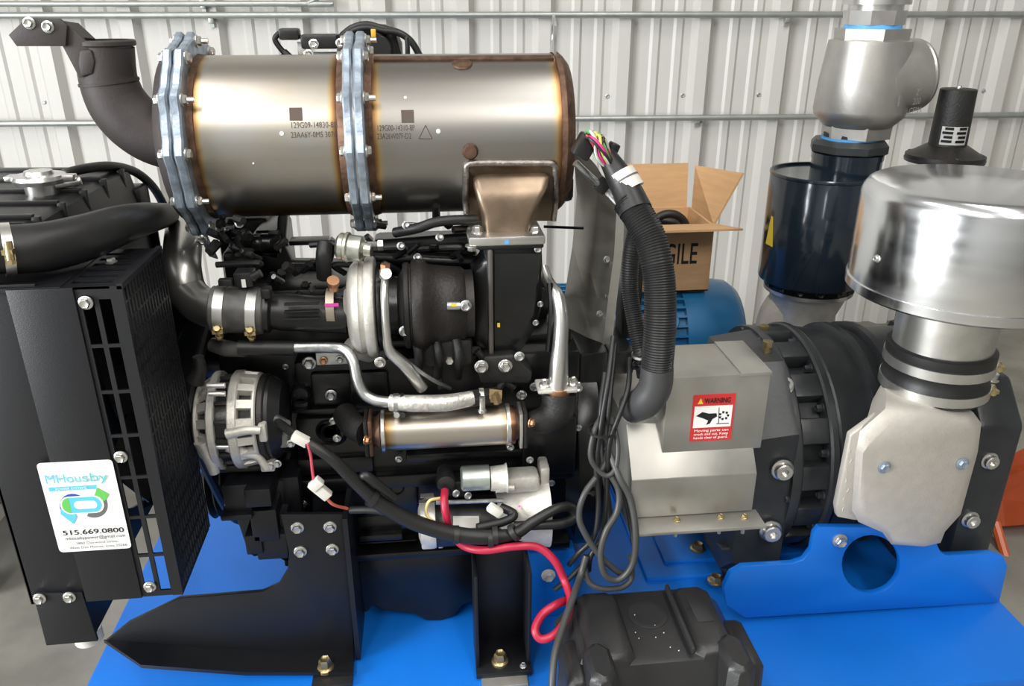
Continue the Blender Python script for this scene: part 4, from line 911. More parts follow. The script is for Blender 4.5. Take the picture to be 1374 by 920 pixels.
for k in range(46):      # pipe unions, injector nuts and wiring clips in the gap
    px, py = rnd.choice([(rnd.uniform(290, 372), rnd.uniform(292, 345)), (rnd.uniform(485, 640), rnd.uniform(292, 362)), (rnd.uniform(360, 455), rnd.uniform(352, 400))])
    y = rnd.uniform(1.2, 1.27); p = at(px, py, y); d = V((rnd.uniform(-1, 1), -0.5, rnd.uniform(-.3, 1)))
    r = rnd.uniform(0.004, 0.008)
    obj('union', MB().cyl(p, p+d.normalized()*rnd.uniform(0.012, 0.026), r, n=6), rnd.choice([black, flatb, plastic, black, zinc, black]), t)
for k in range(9):
    px, py = rnd.uniform(300, 620), rnd.uniform(335, 372); p = at(px, py, 1.23)
    obj('small_hose', MB().tube([p, p+V((rnd.uniform(-.03, .03), -0.02, 0.02)), p+V((rnd.uniform(-.06, .06), -0.005, 0.015))], 0.005, 8), rubber, t)
for px, py in ((321, 300), (545, 302), (566, 304), (538, 330), (560, 345), (590, 318)): bolt(t, at(px, py, 1.205), (0.2, -1, 0.5), 0.0065, zinc)
p = at(565, 302, 1.23); obj('metal_clip', MB().box(p, (0.04, 0.006, 0.006), Matrix.Rotation(0.1, 3, 'Y'), 0.001), bolt_m, t)
# flywheel housing at the generator end
obj('flywheel_housing', MB().lathe(V((at(758, 600, 1.2).x, 1.38, 0.52)), X1, [(0, 0.20), (0.02, 0.22), (0.06, 0.22), (0.079, 0.20)], 40), black, t)
obj('flywheel_shroud', MB().bb(V((at(775, 480, 1.25).x, 1.24, 0.44)), V((0.2985, 1.55, at(800, 470, 1.25).z)), 0.006).bb((0.297, 1.24, 0.70), (0.344, 1.55, at(800, 470, 1.25).z), 0.006), black, t)
obj('bracket_plate', MB().bb(V((at(708, 790, 1.16).x, 1.16, 0.25)), V((at(770, 790, 1.16).x, 1.2, at(740, 740, 1.16).z)), 0.004), blue, t)
bolt(t, at(736, 772, 1.158), CAMSIDE, 0.013, offw, 0.012)
# ================================================================ CHARGE-AIR PIPE
t = thing('charge_air_pipe', 'bent dull aluminium charge-air pipe beneath the canister flange', 'pipe', at(245, 300, 1.2))
k = K(245, 360, 1.17)
cp_ = pts([(262, 238, 1.56), (253, 268, 1.48), (248, 303, 1.40), (245, 333, 1.30), (244, 362, 1.225), (252, 391, 1.205), (272, 410, 1.18), (300, 416, 1.16)], 1.2)
obj('pipe', MB().tube(cp_, [30*k, 29*k, 28*k, 27*k, 26.5*k, 26*k, 26.5*k, 27*k], 26, 7), pipe_m, t)
t = thing('silicone_coupler', 'grey-black silicone hose coupler with two brass-screwed clamps', 'hose', at(320, 450, 1.16))
dsil = mat('dark_grey_silicone', (0.075, 0.072, 0.07), 0.42, 0, 0.5, 30, 0.15, 60)
ca, cb = at(284, 414, 1.16), at(356, 418, 1.16); cdv = (cb-ca).normalized()
obj('sleeve', MB().cyl(ca, cb, 31.5*k, n=36, bev=0.002), dsil, t)
for px in (298, 341): clamp(t, at(px, 415 if px < 310 else 417, 1.16), cdv, 31.5*k+0.0004, 0.014, alum_sm, V((0.05, -0.75, -0.62)))
t = thing('crossover_tube', 'moulded black plastic air tube between coupler and turbocharger', 'tube', at(400, 440, 1.16))
obj('tube', MB().lathe(at(352, 417, 1.16), cdv, [(0, 29*k), (0.012, 30*k), (0.016, 24*k), (0.03, 26*k), (0.075, 25*k), (0.09, 26*k), (0.125, 25*k)], 32), plastic, t)
for dz in (-8, 2, 12): obj('moulded_rib', MB().box(at(405, 415+dz, 1.127 if dz else 1.125), (0.05, 0.008, 0.003), None, 0.001), plastic, t)
obj('clamp_band', MB().ring(at(440, 413, 1.16), X1, 0.012, 27.5*k, 26*k, 36), mat('tan_steel_band', (0.5, 0.43, 0.36), 0.4, 0.8), t)
obj('clamp_bolt', MB().cyl(at(447, 390, 1.135), at(447, 376, 1.135), 0.007, n=8).cyl(at(447, 381, 1.135), at(447, 376, 1.13), 0.009, n=12), copper, t)
obj('paint_mark', MB().box(at(445, 409, 1.1295), (0.02, 0.001, 0.005), Matrix.Rotation(0.0, 3, 'Y')), pink, t)
obj('pressure_sensor', MB().bb(at(315, 386, 1.15), at(338, 366, 1.15)+Y1*0.03, 0.003).box(at(303, 378, 1.15), (0.02, 0.012, 0.01), None, 0.002).cyl(at(338, 372, 1.15), at(350, 366, 1.15), 0.006), plastic, t)
obj('sensor_tag', MB().box(at(327, 380, 1.148), (0.006, 0.001, 0.012)), white, t)
obj('cable_clip', MB().bb(at(350, 402, 1.13), at(362, 388, 1.13)+Y1*0.02, 0.003), plastic, t)
# ================================================================ TURBOCHARGER
TY = 1.165; tc_ = at(487, 412, TY); tk_ = K(487, 412, TY)
t = thing('turbocharger', 'turbocharger with bright aluminium compressor and brown-black turbine housing', 'turbocharger', at(500, 480, TY))
def tx(px): return at(px, 412, TY-0.05).x
def tp(px): return V((tx(px), TY, tc_.z))
def lprof(l): return [(tx(a)-tx(l[0][0]), r*tk_) for a, r in l]
obj('compressor_housing', MB().lathe(tp(458), X1, lprof([(458, 24), (462, 27), (464, 44), (468, 56), (474, 62), (481, 64), (488, 60), (490, 60)]), 48), alu, t, ang=45)
obj('compressor_ring', MB().lathe(tp(488), X1, lprof([(488, 60), (489, 66), (492, 68), (499, 68), (502, 66), (504, 50)]), 48), alu, t)
obj('volute_outlet', MB().tube(pts([(470, 462, 1.14), (482, 470, 1.15), (496, 474, 1.17)], 1.15), 0.014, 14), alu, t)
obj('back_plate', MB().lathe(tp(503), X1, lprof([(503, 52), (506, 60), (514, 58), (520, 40), (536, 38)]), 40), black, t)
obj('bearing_housing', MB().lathe(tp(512), X1, lprof([(512, 30), (530, 34), (540, 50), (546, 56), (552, 56), (553, 48)]), 40), hotb, t)
obj('turbine_housing', MB().lathe(tp(550), X1, lprof([(550, 50), (553, 60), (560, 63), (570, 62), (576, 55), (600, 52), (622, 50), (626, 46), (637, 46)]), 44), hotb, t, ang=45)
obj('v_band', MB().ring(tp(541), X1, tx(550)-tx(541), 58*tk_, 50*tk_, 40, 0.002), flatb, t)
obj('turbine_foot', MB().bb(at(560, 495, 1.13), at(634, 455, 1.13)+Y1*0.10, 0.008), flatb, t)
for a in (558, 585, 612): obj('foot_web', MB().tube(pts([(a, 455, 1.13), (a+4, 480, 1.12), (a+2, 505, 1.15)], 1.13), 0.007, 10), flatb, t)
for px, py, y in ((510, 486, 1.105), (543, 444, 1.11), (625, 410, 1.10)): bolt(t, at(px, py, y), CAMSIDE, 0.0085, zinc if px != 510 else bolt_m)
obj('banded_clip', MB().cyl(at(600, 410, 1.105), at(617, 410, 1.105), 0.0065, n=12), zinc, t)
obj('paint_mark', MB().box(at(609, 409, 1.0975), (0.008, 0.001, 0.004)), yel, t)
ac = at(470, 330, 1.15)
obj('actuator', MB().lathe(at(453, 330, 1.15), V((1, -0.2, -0.1)), [(0, 0.016), (0.004, 0.020), (0.010, 0.020), (0.012, 0.022), (0.016, 0.022), (0.018, 0.019), (0.036, 0.019), (0.040, 0.010), (0.05, 0.010)], 28), mat('yellow_green_passivated_steel', (0.52, 0.53, 0.46), 0.32, 0.9, 0.35, 40), t)
obj('actuator_rod', MB().cyl(at(492, 328, 1.14), at(510, 328, 1.15), 0.005).cyl(at(507, 328, 1.15), at(514, 328, 1.15), 0.009, n=6), zinc, t)
# ================================================================ EXHAUST DUCT TO THE CANISTER
t = thing('exhaust_duct', 'black cast exhaust duct rising from the turbo to the canister inlet', 'exhaust duct', at(680, 490, 1.16))
du = [(642, 328), (728, 328), (731, 400), (722, 440), (700, 474), (690, 480), (652, 480), (646, 470), (632, 462), (632, 366), (650, 352)]
obj('body', plate(du, 1.165, 0.067, (), 0.012), black, t)
obj('top_flange', MB().bb(at(640, 336, 1.15), at(730, 327, 1.15)+Y1*0.13, 0.003), black, t)
obj('ridge', MB().bb((at(655, 400, 1.15).x, 1.148, at(655, 490, 1.15).z), (at(662, 400, 1.15).x, 1.17, at(655, 335, 1.15).z), 0.003), mat('painted_lit_edge', (0.13, 0.12, 0.11), 0.4, 0.5), t)  # light catching the ridge is painted in: paler colour than the black duct
obj('scoop', MB().loft([[at(664, 340, 1.163), at(727, 340, 1.163), at(727, 346, 1.163), at(664, 346, 1.163)], [at(664, 400, 1.145), at(718, 395, 1.145), at(716, 420, 1.150), at(664, 440, 1.150)], [at(664, 480, 1.164), at(690, 470, 1.164), at(688, 478, 1.164), at(664, 490, 1.164)]]), black, t)
obj('base', plate([(640, 500), (650, 478), (690, 476), (715, 500), (712, 515), (645, 515)], 1.14, 0.052, (), 0.005), flatb, t)
obj('paint_mark', MB().box(at(680, 325, 1.149), (0.006, 0.001, 0.006)), ptfe, t)
obj('cast_letter', MB().box(at(669, 436, 1.146), (0.004, 0.003, 0.006)), yel, t)
for px, py, r in ((646, 492, 0.011), (678, 491, 0.011), (603, 482, 0.010), (697, 478, 0.008), (725, 408, 0.005), (719, 433, 0.005), (722, 334, 0.006)): bolt(t, at(px, py, 1.135 if py > 450 else 1.16), CAMSIDE, r, bolt_m if py > 480 else zinc)
# lever struts below the duct
for P in ([(640, 470), (665, 500), (690, 520)], [(700, 500), (676, 512), (668, 525)], [(590, 470), (588, 500), (592, 520)]):
    obj('strut', MB().tube(pts(P, 1.15), 0.006, 8), flatb, t)
# ================================================================ EGR COOLER AND ITS TUBE
EY = 1.10
t = thing('egr_cooler', 'short heat-stained steel cooler cylinder on the engine flank', 'cooler', at(610, 600, EY))
ek = K(610, 575, EY); ec = at(610, 573, EY)
def ex(px): return V((at(px, 573, EY-0.025).x, EY, ec.z))
hs4 = heat_steel('heat_tinted_cooler', (ex(692).x-ex(512).x)/2, (0.58, 0.54, 0.48), 0.22)
obj('shell', MB().cyl(ex(512), ex(692), 26.5*ek, n=40), hs4, t)
for px in (510, 680): obj('end_flange', MB().cyl(ex(px), ex(px+6), 29*ek, n=32, bev=0.001), alum_sm, t)
obj('end_cone', MB().lathe(ex(686), X1, [(0, 25*ek), (0.012, 20*ek), (0.02, 18*ek)], 28), rust, t)
obj('end_cone', MB().lathe(ex(496), X1, [(0, 18*ek), (0.006, 20*ek), (0.014, 25*ek)], 28), rust, t)
for px, m in ((698, alum_sm), (704, flatb), (488, flatb), (494, rust)): obj('coupling_flange', MB().bb(ex(px)+V((-0.001, -0.026, -0.03)), ex(px)+V((0.005, 0.02, 0.03)), 0.002), m, t)
for px, py in ((712, 567), (492, 590)): bolt(t, at(px, py, EY-0.026), (0.9, -0.5, 0), 0.008, copper)
bolt(t, at(452, 588, EY+0.05), CAMSIDE, 0.006)
obj('cooler_outlet', MB().tube([ex(488), ex(470)+V((0, 0.02, 0)), ex(455)+V((0, 0.06, 0))], 0.020, 16), flatb, t)
obj('exhaust_elbow', MB().tube(pts([(712, 568, 1.11), (735, 562, 1.11), (748, 548, 1.115), (750, 528, 1.12)], 1.1), [0.018, 0.024, 0.027, 0.027], 18), flatb, t)
obj('elbow_flange', MB().bb(at(722, 530, 1.105), at(776, 522, 1.105)+Y1*0.045, 0.003), alu, t)
for px, py in ((730, 516), (769, 513), (775, 520)): bolt(t, at(px, py, 1.12), (0, -0.3, 1), 0.008, alum_sm, 0.012)
t = thing('egr_tube', 'bright bent steel tube rising beside the exhaust duct', 'tube', at(750, 525, 1.12))
obj('tube', MB().tube(pts([(728, 360, 1.2), (735, 378, 1.18), (748, 398, 1.15), (753, 425, 1.135), (752, 460, 1.125), (750, 490, 1.12), (749, 526, 1.12)], 1.1), [0.0095, 0.010, 0.0105, 0.011, 0.012, 0.0145, 0.016], 18), alum_sm, t)
obj('ferrule', MB().cyl(at(749, 528, 1.12), at(749, 519, 1.12), 0.0185, n=20), copper, t)
obj('guard_strap', MB().tube(pts([(738, 380, 1.16), (740, 420, 1.14), (736, 470, 1.14)], 1.14), 0.005, 8), black, t)
# ================================================================ COOLANT AND OIL TUBES
t = thing('coolant_pipe', 'zinc-plated bent coolant pipe ending in a foil heat sleeve', 'pipe', at(450, 470, 1.14))
obj('tube', MB().tube(pts([(370, 467, 1.14), (400, 466, 1.14), (440, 466, 1.13), (462, 469, 1.12), (474, 485, 1.11), (480, 510, 1.10), (489, 528, 1.095), (505, 537, 1.09), (530, 540, 1.085)], 1.1), 0.0085, 14), zinc, t)
obj('bracket', MB().bb(at(425, 490, 1.15), at(466, 472, 1.15)+Y1*0.004, 0.001), zinc, t)
for px, py, m in ((434, 484, copper), (456, 482, zinc)): bolt(t, at(px, py, 1.148), CAMSIDE, 0.0065, m)
fo = obj('heat_sleeve', MB().tube(pts([(524, 540, 1.085), (560, 541, 1.075), (600, 540, 1.075), (634, 534, 1.085)], 1.08), [0.0125, 0.0125, 0.0128, 0.0115], 16, 10), foil, t)
obj('end_hose', MB().tube(pts([(630, 535, 1.085), (650, 532, 1.10), (665, 530, 1.12)], 1.1), 0.013, 14), rubber, t)
clamp(t, at(532, 540, 1.083), X1, 0.0127, 0.008, zinc, V((0, -0.3, -1)), scr=bolt_m)
clamp(t, at(540, 540, 1.083), X1, 0.0127, 0.005, rubber, V((0, -0.3, -1)), scr=rubber)
clamp(t, at(646, 533, 1.095), X1, 0.0133, 0.007, bolt_m, V((0.3, -0.9, -0.1)), scr=bolt_m)
obj('end_fitting', MB().cyl(at(655, 530, 1.1), at(672, 532, 1.1), 0.011, n=8).cyl(at(664, 528, 1.09), at(668, 540, 1.09), 0.007, n=6), mat('brass_fitting', (0.42, 0.30, 0.16), 0.35, 0.9), t)
obj('rubber_joint', MB().cyl(at(320, 466, 1.14), at(395, 467, 1.14), 0.0115, n=14), rubber, t)
obj('dirty_boot', MB().tube(pts([(284, 462, 1.17), (305, 467, 1.16), (330, 470, 1.145)], 1.14), [0.011, 0.013, 0.010], 12), dsil, t)
t = thing('oil_feed_pipe', 'thin bright oil feed pipe with banjo bolt bent down past the turbo', 'pipe', at(520, 400, 1.1))
obj('tube', MB().tube(pts([(517, 368, 1.12), (516, 390, 1.095), (517, 420, 1.085), (519, 450, 1.085), (524, 472, 1.09), (545, 492, 1.09), (567, 521, 1.10)], 1.1), [0.0055, 0.006, 0.006, 0.006, 0.008, 0.0095, 0.009], 12), alum_sm, t)
obj('second_tube', MB().tube(pts([(522, 466, 1.092), (545, 484, 1.095), (575, 506, 1.10), (604, 521, 1.13)], 1.1), 0.0035, 10), zinc, t)
obj('banjo', MB().cyl(at(517, 372, 1.12), at(517, 362, 1.12), 0.0085, n=12).cyl(at(517, 370, 1.125), at(518, 367, 1.10), 0.008, n=14), zinc, t)
obj('banjo_bolt', MB().cyl(at(517, 363, 1.12), at(517, 354, 1.12), 0.0075, n=6), copper, t)
# ================================================================ ALTERNATOR
AYc = 1.15; acn = at(318, 562, AYc); ak = K(318, 562, AYc); AR = 66*ak
t = thing('alternator', 'slotted cast aluminium alternator beside the fan guard', 'alternator', at(320, 632, AYc))
def alx(px): return at(px, 562, AYc-AR*0.9).x
def ap(px): return V((alx(px), AYc, acn.z))
obj('stator', MB().cyl(ap(280), ap(306), AR*0.86, n=44), black, t)
for k in range(30):
    a = 2*math.pi*k/30; d = V((0, math.cos(a), math.sin(a)))
    if k % 2: obj('stator_plate', MB().box(ap(293)+d*AR*0.86, (alx(303)-alx(283), 0.006, 0.010), Matrix((X1, V((0, -d.z, d.y)), d)).transposed(), 0.001), flatb, t)
def bell(a, b, ra, rb, n):
    x0, x1 = ap(a), ap(b); L = x1.x-x0.x
    obj('housing_core', MB().cyl(x0+X1*L*0.08, x1-X1*L*0.08, min(ra, rb)*0.82, n=40), flatb, t)
    obj('housing_ring', MB().ring(x0, X1, L*0.22, ra, ra*0.55, 48, 0.002), alu, t)
    obj('housing_ring', MB().ring(x1-X1*L*0.34, X1, L*0.34, rb, rb*0.7, 48, 0.002), alu, t)
    for k in range(n):
        a_ = 2*math.pi*k/n; d = V((0, math.cos(a_), math.sin(a_))); s = V((0, -d.z, d.y))
        P = [x0+d*ra*0.97+X1*L*0.1, x1+d*rb*0.97-X1*L*0.2]
        w = AR*0.085
        obj('housing_bar', MB().loft([[P[0]+s*w, P[0]-s*w, P[0]-s*w-d*0.012, P[0]+s*w-d*0.012], [P[1]+s*w, P[1]-s*w, P[1]-s*w-d*0.012, P[1]+s*w-d*0.012]]), alu, t)
bell(252, 284, AR*0.80, AR*1.0, 16)
bell(338, 303, AR*0.92, AR*1.0, 22) if 0 else None
x0, x1 = ap(302), ap(340); L = x1.x-x0.x
obj('housing_core', MB().cyl(x0+X1*0.003, x1-X1*0.003, AR*0.8, n=40), flatb, t)
obj('housing_ring', MB().ring(x0, X1, L*0.36, AR*1.0, AR*0.7, 48, 0.002), alu, t)
obj('housing_ring', MB().ring(x1-X1*L*0.16, X1, L*0.16, AR*0.93, AR*0.5, 48, 0.002), alu, t)
for k in range(16):
    a_ = 2*math.pi*k/16; d = V((0, math.cos(a_), math.sin(a_))); s = V((0, -d.z, d.y)); w = AR*0.085
    P = [x0+d*AR*0.98+X1*L*0.3, x1+d*AR*0.93-X1*L*0.1]
    obj('housing_bar', MB().loft([[P[0]+s*w, P[0]-s*w, P[0]-s*w-d*0.012, P[0]+s*w-d*0.012], [P[1]+s*w, P[1]-s*w, P[1]-s*w-d*0.012, P[1]+s*w-d*0.012]]), alu, t)
obj('rear_ring', MB().cyl(ap(340), ap(350), AR*0.9, n=40, bev=0.002), hotb, t)
obj('rear_cover', MB().lathe(ap(350), X1, [(0, AR*0.85), (0.006, AR*0.86), (0.022, AR*0.7), (0.026, 0)], 40), plastic, t)
obj('pulley', MB().lathe(ap(250)-X1*0.03, X1, [(0, 0.03), (0.006, 0.034), (0.012, 0.028), (0.018, 0.034), (0.03, 0.03)], 28), flatb, t)
for px0, px1, py in ((278, 302, 517), (280, 302, 528), (288, 308, 599)): obj('through_bolt', MB().cyl(at(px0, py, AYc-AR*0.85), at(px1, py, AYc-AR*0.85), 0.0042, n=10), bolt_m, t)
obj('mount_ear', MB().tube(pts([(272, 590), (282, 612), (288, 634)], AYc-AR*0.75), [0.014, 0.012, 0.008], 12), alu, t)
obj('mount_ear', MB().tube(pts([(262, 512), (268, 496), (266, 478)], AYc-AR*0.6), [0.013, 0.010, 0.008], 12), flatb, t)
obj('mount_arm', MB().tube(pts([(304, 582), (330, 577), (350, 577)], AYc-AR*0.98), [0.008, 0.007, 0.006], 12).bb(at(348, 594, AYc-AR*0.95), at(356, 570, AYc-AR*0.95)+Y1*0.02, 0.003), alu, t)
obj('adjuster_arm', MB().tube(pts([(308, 596), (326, 606), (345, 612), (358, 628)], AYc-AR*0.8), [0.012, 0.009, 0.006, 0.006], 12).bb(at(350, 634, AYc-AR*0.8), at(368, 622, AYc-AR*0.8)+Y1*0.02, 0.003), alu, t)
obj('plug', MB().bb(at(358, 603, 1.10), at(386, 584, 1.10)+Y1*0.03, 0.004), mat('grey_plastic_plug', (0.16, 0.155, 0.145), 0.5), t)
for px, py in ((364, 625), (372, 622), (390, 595)): bolt(t, at(px, py, 1.09), CAMSIDE, 0.0065, alum_sm)
obj('adjuster_stud', MB().cyl(at(296, 627, 1.12), at(355, 625, 1.12), 0.008, n=12), flatb, t)
# ================================================================ STARTER MOTOR
sy = 1.115
t = thing('starter_motor', 'silver starter motor with black yoke bolted under the cooler', 'starter motor', at(640, 740, sy))
def sp_(px, py): return at(px, py, sy-0.02)
q = at(630, 697, sy); 
obj('yoke', MB().cyl(V((at(582, 690, 1.08).x, sy, q.z)), V((at(672, 690, 1.08).x, sy, q.z)), 0.041, n=36), plastic, t)
obj('end_shield', MB().lathe(V((at(560, 690, 1.08).x, sy, q.z)), X1, [(0, 0.024), (0.004, 0.036), (0.018, 0.042), (0.028, 0.042)], 32), alu, t)
obj('end_bracket', MB().bb(at(566, 738, 1.085), at(584, 708, 1.085)+Y1*0.05, 0.003).bb(at(588, 736, 1.09), at(594, 712, 1.09)+Y1*0.04, 0.002), mat('pale_grey_casting', (0.46, 0.45, 0.47), 0.5, 0.3), t)
obj('nose_housing', MB().loft([sec_ for sec_ in ([V((at(px, 690, 1.09).x, sy+r*1.0*math.cos(a), q.z+0.012+r*math.sin(a))) for a in [2*math.pi*i/20 for i in range(20)]] for px, r in ((668, 0.040), (690, 0.046), (715, 0.056), (737, 0.062)))]), alu, t)
obj('nose_flange', MB().bb(at(724, 716, 1.10), at(738, 628, 1.10)+Y1*0.04, 0.004), alu, t)
obj('solenoid', MB().lathe(at(618, 642, 1.085), X1, [(0, 0.016), (0.003, 0.020), (0.045, 0.020)], 28), mat('pale_green_zinc', (0.50, 0.55, 0.52), 0.34, 0.85, 0.2, 30), t)
obj('solenoid_cap', MB().lathe(at(658, 642, 1.085), X1, [(0, 0.0195), (0.022, 0.021), (0.026, 0.024)], 24), alu, t)
obj('fork_housing', MB().bb(at(676, 664, 1.08), at(725, 640, 1.08)+Y1*0.04, 0.008).cyl(at(665, 656, 1.075), at(690, 654, 1.075), 0.006), alu, t)
obj('tie_rod', MB().cyl(at(585, 674, 1.075), at(675, 671, 1.075), 0.0035, n=8), zinc, t)
obj('terminal_boot', MB().lathe(at(598, 645, 1.09), CAMSIDE, [(-0.03, 0.013), (0, 0.0155), (0.010, 0.014), (0.013, 0.008), (0.013, 0)], 22), rubber, t)
obj('terminal_block', MB().bb(at(606, 668, 1.09), at(632, 645, 1.09)+Y1*0.03, 0.004), plastic, t)
for px, py in ((612, 662), (628, 665), (624, 650)): bolt(t, at(px, py, 1.075), (0.3, -1, 0.3), 0.006, zinc)
lo_ = obj('rating_label', MB().prism(rr([at(608, 708, 1.0715), at(643, 708, 1.0715), at(643, 694, 1.0715), at(608, 694, 1.0715)], 0.001, 2), (0, 0.004, 0)), offw, t)
for i in range(3): txt(lo_, ('12V 2.3kW', '228000-9890', 'CW'), at(625, 697+4*i, 1.0714), X1, Z1, 0.004, gink, name='print') if 0 else None
for px, py in ((711, 617), (685, 600)): bolt(t, at(px, py, 1.12), CAMSIDE, 0.006, zinc)
obj('cooling_slots', MB().bb(at(562, 676, 1.08), at(584, 674, 1.08)+Y1*0.01).bb(at(564, 668, 1.08), at(582, 666, 1.08)+Y1*0.01), bolt_m, t)
obj('paint_dot', MB().cyl(at(697, 679, 1.062), at(697, 679, 1.068), 0.002, n=10), pink, t)
# ================================================================ WIRING
t = thing('wire_harness', 'thick black taped wiring harness sweeping from alternator to starter', 'cable', at(480, 660, 1.03))
obj('loom', MB().tube(pts([(372, 564, 1.10), (384, 574, 1.07), (410, 592, 1.04), (445, 615, 1.03), (478, 647, 1.03), (510, 675, 1.03), (555, 700, 1.03), (605, 715, 1.03), (650, 720, 1.03), (690, 716, 1.035), (715, 700, 1.04), (745, 683, 1.05), (765, 680, 1.06), (772, 692, 1.06), (755, 702, 1.05), (720, 704, 1.045), (690, 706, 1.05)], 1.03), [0.0065, 0.0065, 0.008, 0.0085, 0.010, 0.0115, 0.0125, 0.0125, 0.012, 0.0095, 0.0085, 0.008, 0.008, 0.008, 0.008, 0.008, 0.008], 14, 7), cable, t)
obj('branch', MB().tube(pts([(530, 668, 1.035), (505, 648, 1.03), (490, 638, 1.03), (484, 642, 1.035)], 1.03), [0.006, 0.0075, 0.007, 0.006], 12), cable, t)
obj('branch', MB().tube(pts([(470, 684, 1.06), (500, 684, 1.05), (530, 690, 1.04), (560, 702, 1.03)], 1.04), 0.006, 12), rubber, t)
obj('branch', MB().tube(pts([(640, 708, 1.04), (675, 700, 1.05), (690, 690, 1.06), (672, 680, 1.075)], 1.05), 0.007, 12), cable, t)
obj('ring_terminal', MB().cyl(at(370, 562, 1.105), at(384, 570, 1.085), 0.0085, n=12), zinc, t)
for px, py, a in ((500, 668, 0.7), (612, 717, 0.1), (658, 722, 0), (690, 714, -0.6), (664, 718, 0)):
    obj('tape_wrap', MB().ring(at(px, py, 1.03)-V((math.cos(a), 0, -math.sin(a)))*0.004, V((math.cos(a), 0, -math.sin(a))), 0.008, 0.0142, 0.008, 20), rubber, t)
w1 = at(404, 587, 1.042)
obj('tag_sleeve', MB().box(w1-Y1*0.004, (0.026, 0.014, 0.015), Matrix.Rotation(0.62, 3, 'Y'), 0.003), offw, t)
obj('tag_sleeve', MB().box(at(664, 684, 1.055), (0.025, 0.012, 0.015), Matrix.Rotation(0.7, 3, 'Y'), 0.003), offw, t)
t = thing('connector_lead', 'white plug connector on a thin pink wire hanging from the harness', 'cable', at(430, 656, 1.03))
obj('wire', MB().tube(pts([(413, 595, 1.03), (417, 612, 1.03), (419, 630, 1.03), (421, 645, 1.03)], 1.03), 0.0022, 8), pinkw, t)
obj('plug', MB().box(at(430, 657, 1.03), (0.034, 0.012, 0.016), Matrix.Rotation(0.85, 3, 'Y'), 0.002).box(at(424, 649, 1.027), (0.014, 0.012, 0.02), Matrix.Rotation(0.85, 3, 'Y'), 0.001), offw, t)
obj('wire', MB().tube(pts([(438, 668, 1.03), (448, 677, 1.035), (466, 682, 1.055)], 1.03), 0.0024, 8), mat('orange_wire', (0.7, 0.16, 0.08), 0.4), t)
hose('battery_cable', 'thick red battery cable looping below the starter', 'cable', pts([(597, 658, 1.07), (596, 672, 1.05), (599, 692, 1.04), (606, 714, 1.05), (622, 732, 1.04), (650, 738, 1.025), (690, 733, 1.02), (722, 734, 1.02), (744, 752, 1.01), (757, 778, 1.0), (765, 803, 0.97), (760, 830, 0.94), (744, 851, 0.92), (726, 857, 0.92), (718, 844, 0.93), (728, 824, 0.95), (746, 811, 0.96), (763, 804, 0.985)], 1), 0.0062, red)
hose('yellow_wire', 'thin cream wires beside the red cable at the starter', 'cable', pts([(592, 668, 1.06), (576, 672, 1.05), (572, 688, 1.045), (582, 700, 1.04), (600, 708, 1.045)], 1), 0.0026, mat('cream_wire', (0.75, 0.62, 0.28), 0.45))
CB = [('hanging', [(823, 451, 1.10), (816, 511, 1.06), (808, 559, 1.04), (804, 587, 1.03), (800, 625, 1.02), (803, 676, 1.01), (797, 719, 1.0), (776, 742, 1.0), (764, 757, 1.02)], 0.0042, 'straight black cable hanging out of the tied bundle to the skid', cable),
      ('h', [(845, 480, 1.10), (843, 519, 1.06), (830, 559, 1.035), (818, 593, 1.03), (815, 632, 1.025), (813, 680, 1.015), (806, 720, 1.01), (793, 745, 1.0), (790, 765, 1.01)], 0.0042, 'black cable dropping from the elbow boot into the bundle', cable),
      ('h', [(806, 560, 1.05), (797, 579, 1.03), (792, 610, 1.02), (801, 629, 1.018), (815, 638, 1.015), (826, 627, 1.018), (829, 598, 1.03), (822, 560, 1.05)], 0.0040, 'short cable loop high in the tied bundle', cgrey),
      ('h', [(822, 560, 1.05), (812, 620, 1.03), (785, 661, 1.005), (777, 690, 1.0), (783, 712, 0.995), (803, 743, 0.99), (826, 765, 0.99), (838, 770, 0.995)], 0.0048, 'grey cable bowed out to the left of the bundle', cgrey),
      ('h', [(815, 600, 1.04), (831, 640, 1.01), (846, 670, 1.0), (853, 716, 0.985), (849, 756, 0.98), (831, 777, 0.98), (812, 771, 0.98), (806, 743, 0.985), (813, 713, 0.99), (828, 686, 1.0), (830, 658, 1.01), (818, 634, 1.02)], 0.0052, 'largest grey cable loop hanging over the battery box', cgrey),
      ('h', [(826, 462, 1.12), (818, 540, 1.06), (816, 600, 1.04), (836, 660, 1.02), (846, 700, 1.01), (850, 730, 1.0)], 0.004, 'thin black cable on the guard side of the bundle', cable),
      ('h', [(787, 745, 1.0), (779, 772, 0.99), (770, 798, 0.95), (755, 841, 0.90), (744, 880, 0.86), (741, 925, 0.83), (742, 960, 0.82)], 0.0054, 'grey cable running down beside the battery box', cgrey),
      ('h', [(784, 762, 1.0), (790, 780, 0.99), (802, 788, 0.985), (818, 790, 0.985), (838, 786, 0.99), (848, 772, 1.0), (846, 745, 1.0)], 0.0045, 'grey cable end curling round just behind the battery lid', cgrey),
      ('h', [(812, 500, 1.10), (806, 560, 1.06), (812, 640, 1.04), (818, 700, 1.03), (800, 735, 1.02), (770, 770, 1.03), (745, 790, 1.05)], 0.0045, 'black cable crossing behind the grey loops', cable)]
for nm, P, r, lb2, m in CB: hose('power_cable', lb2, 'cable', pts(P, 1), r, m, 'tied cable bundle', 10, 7)
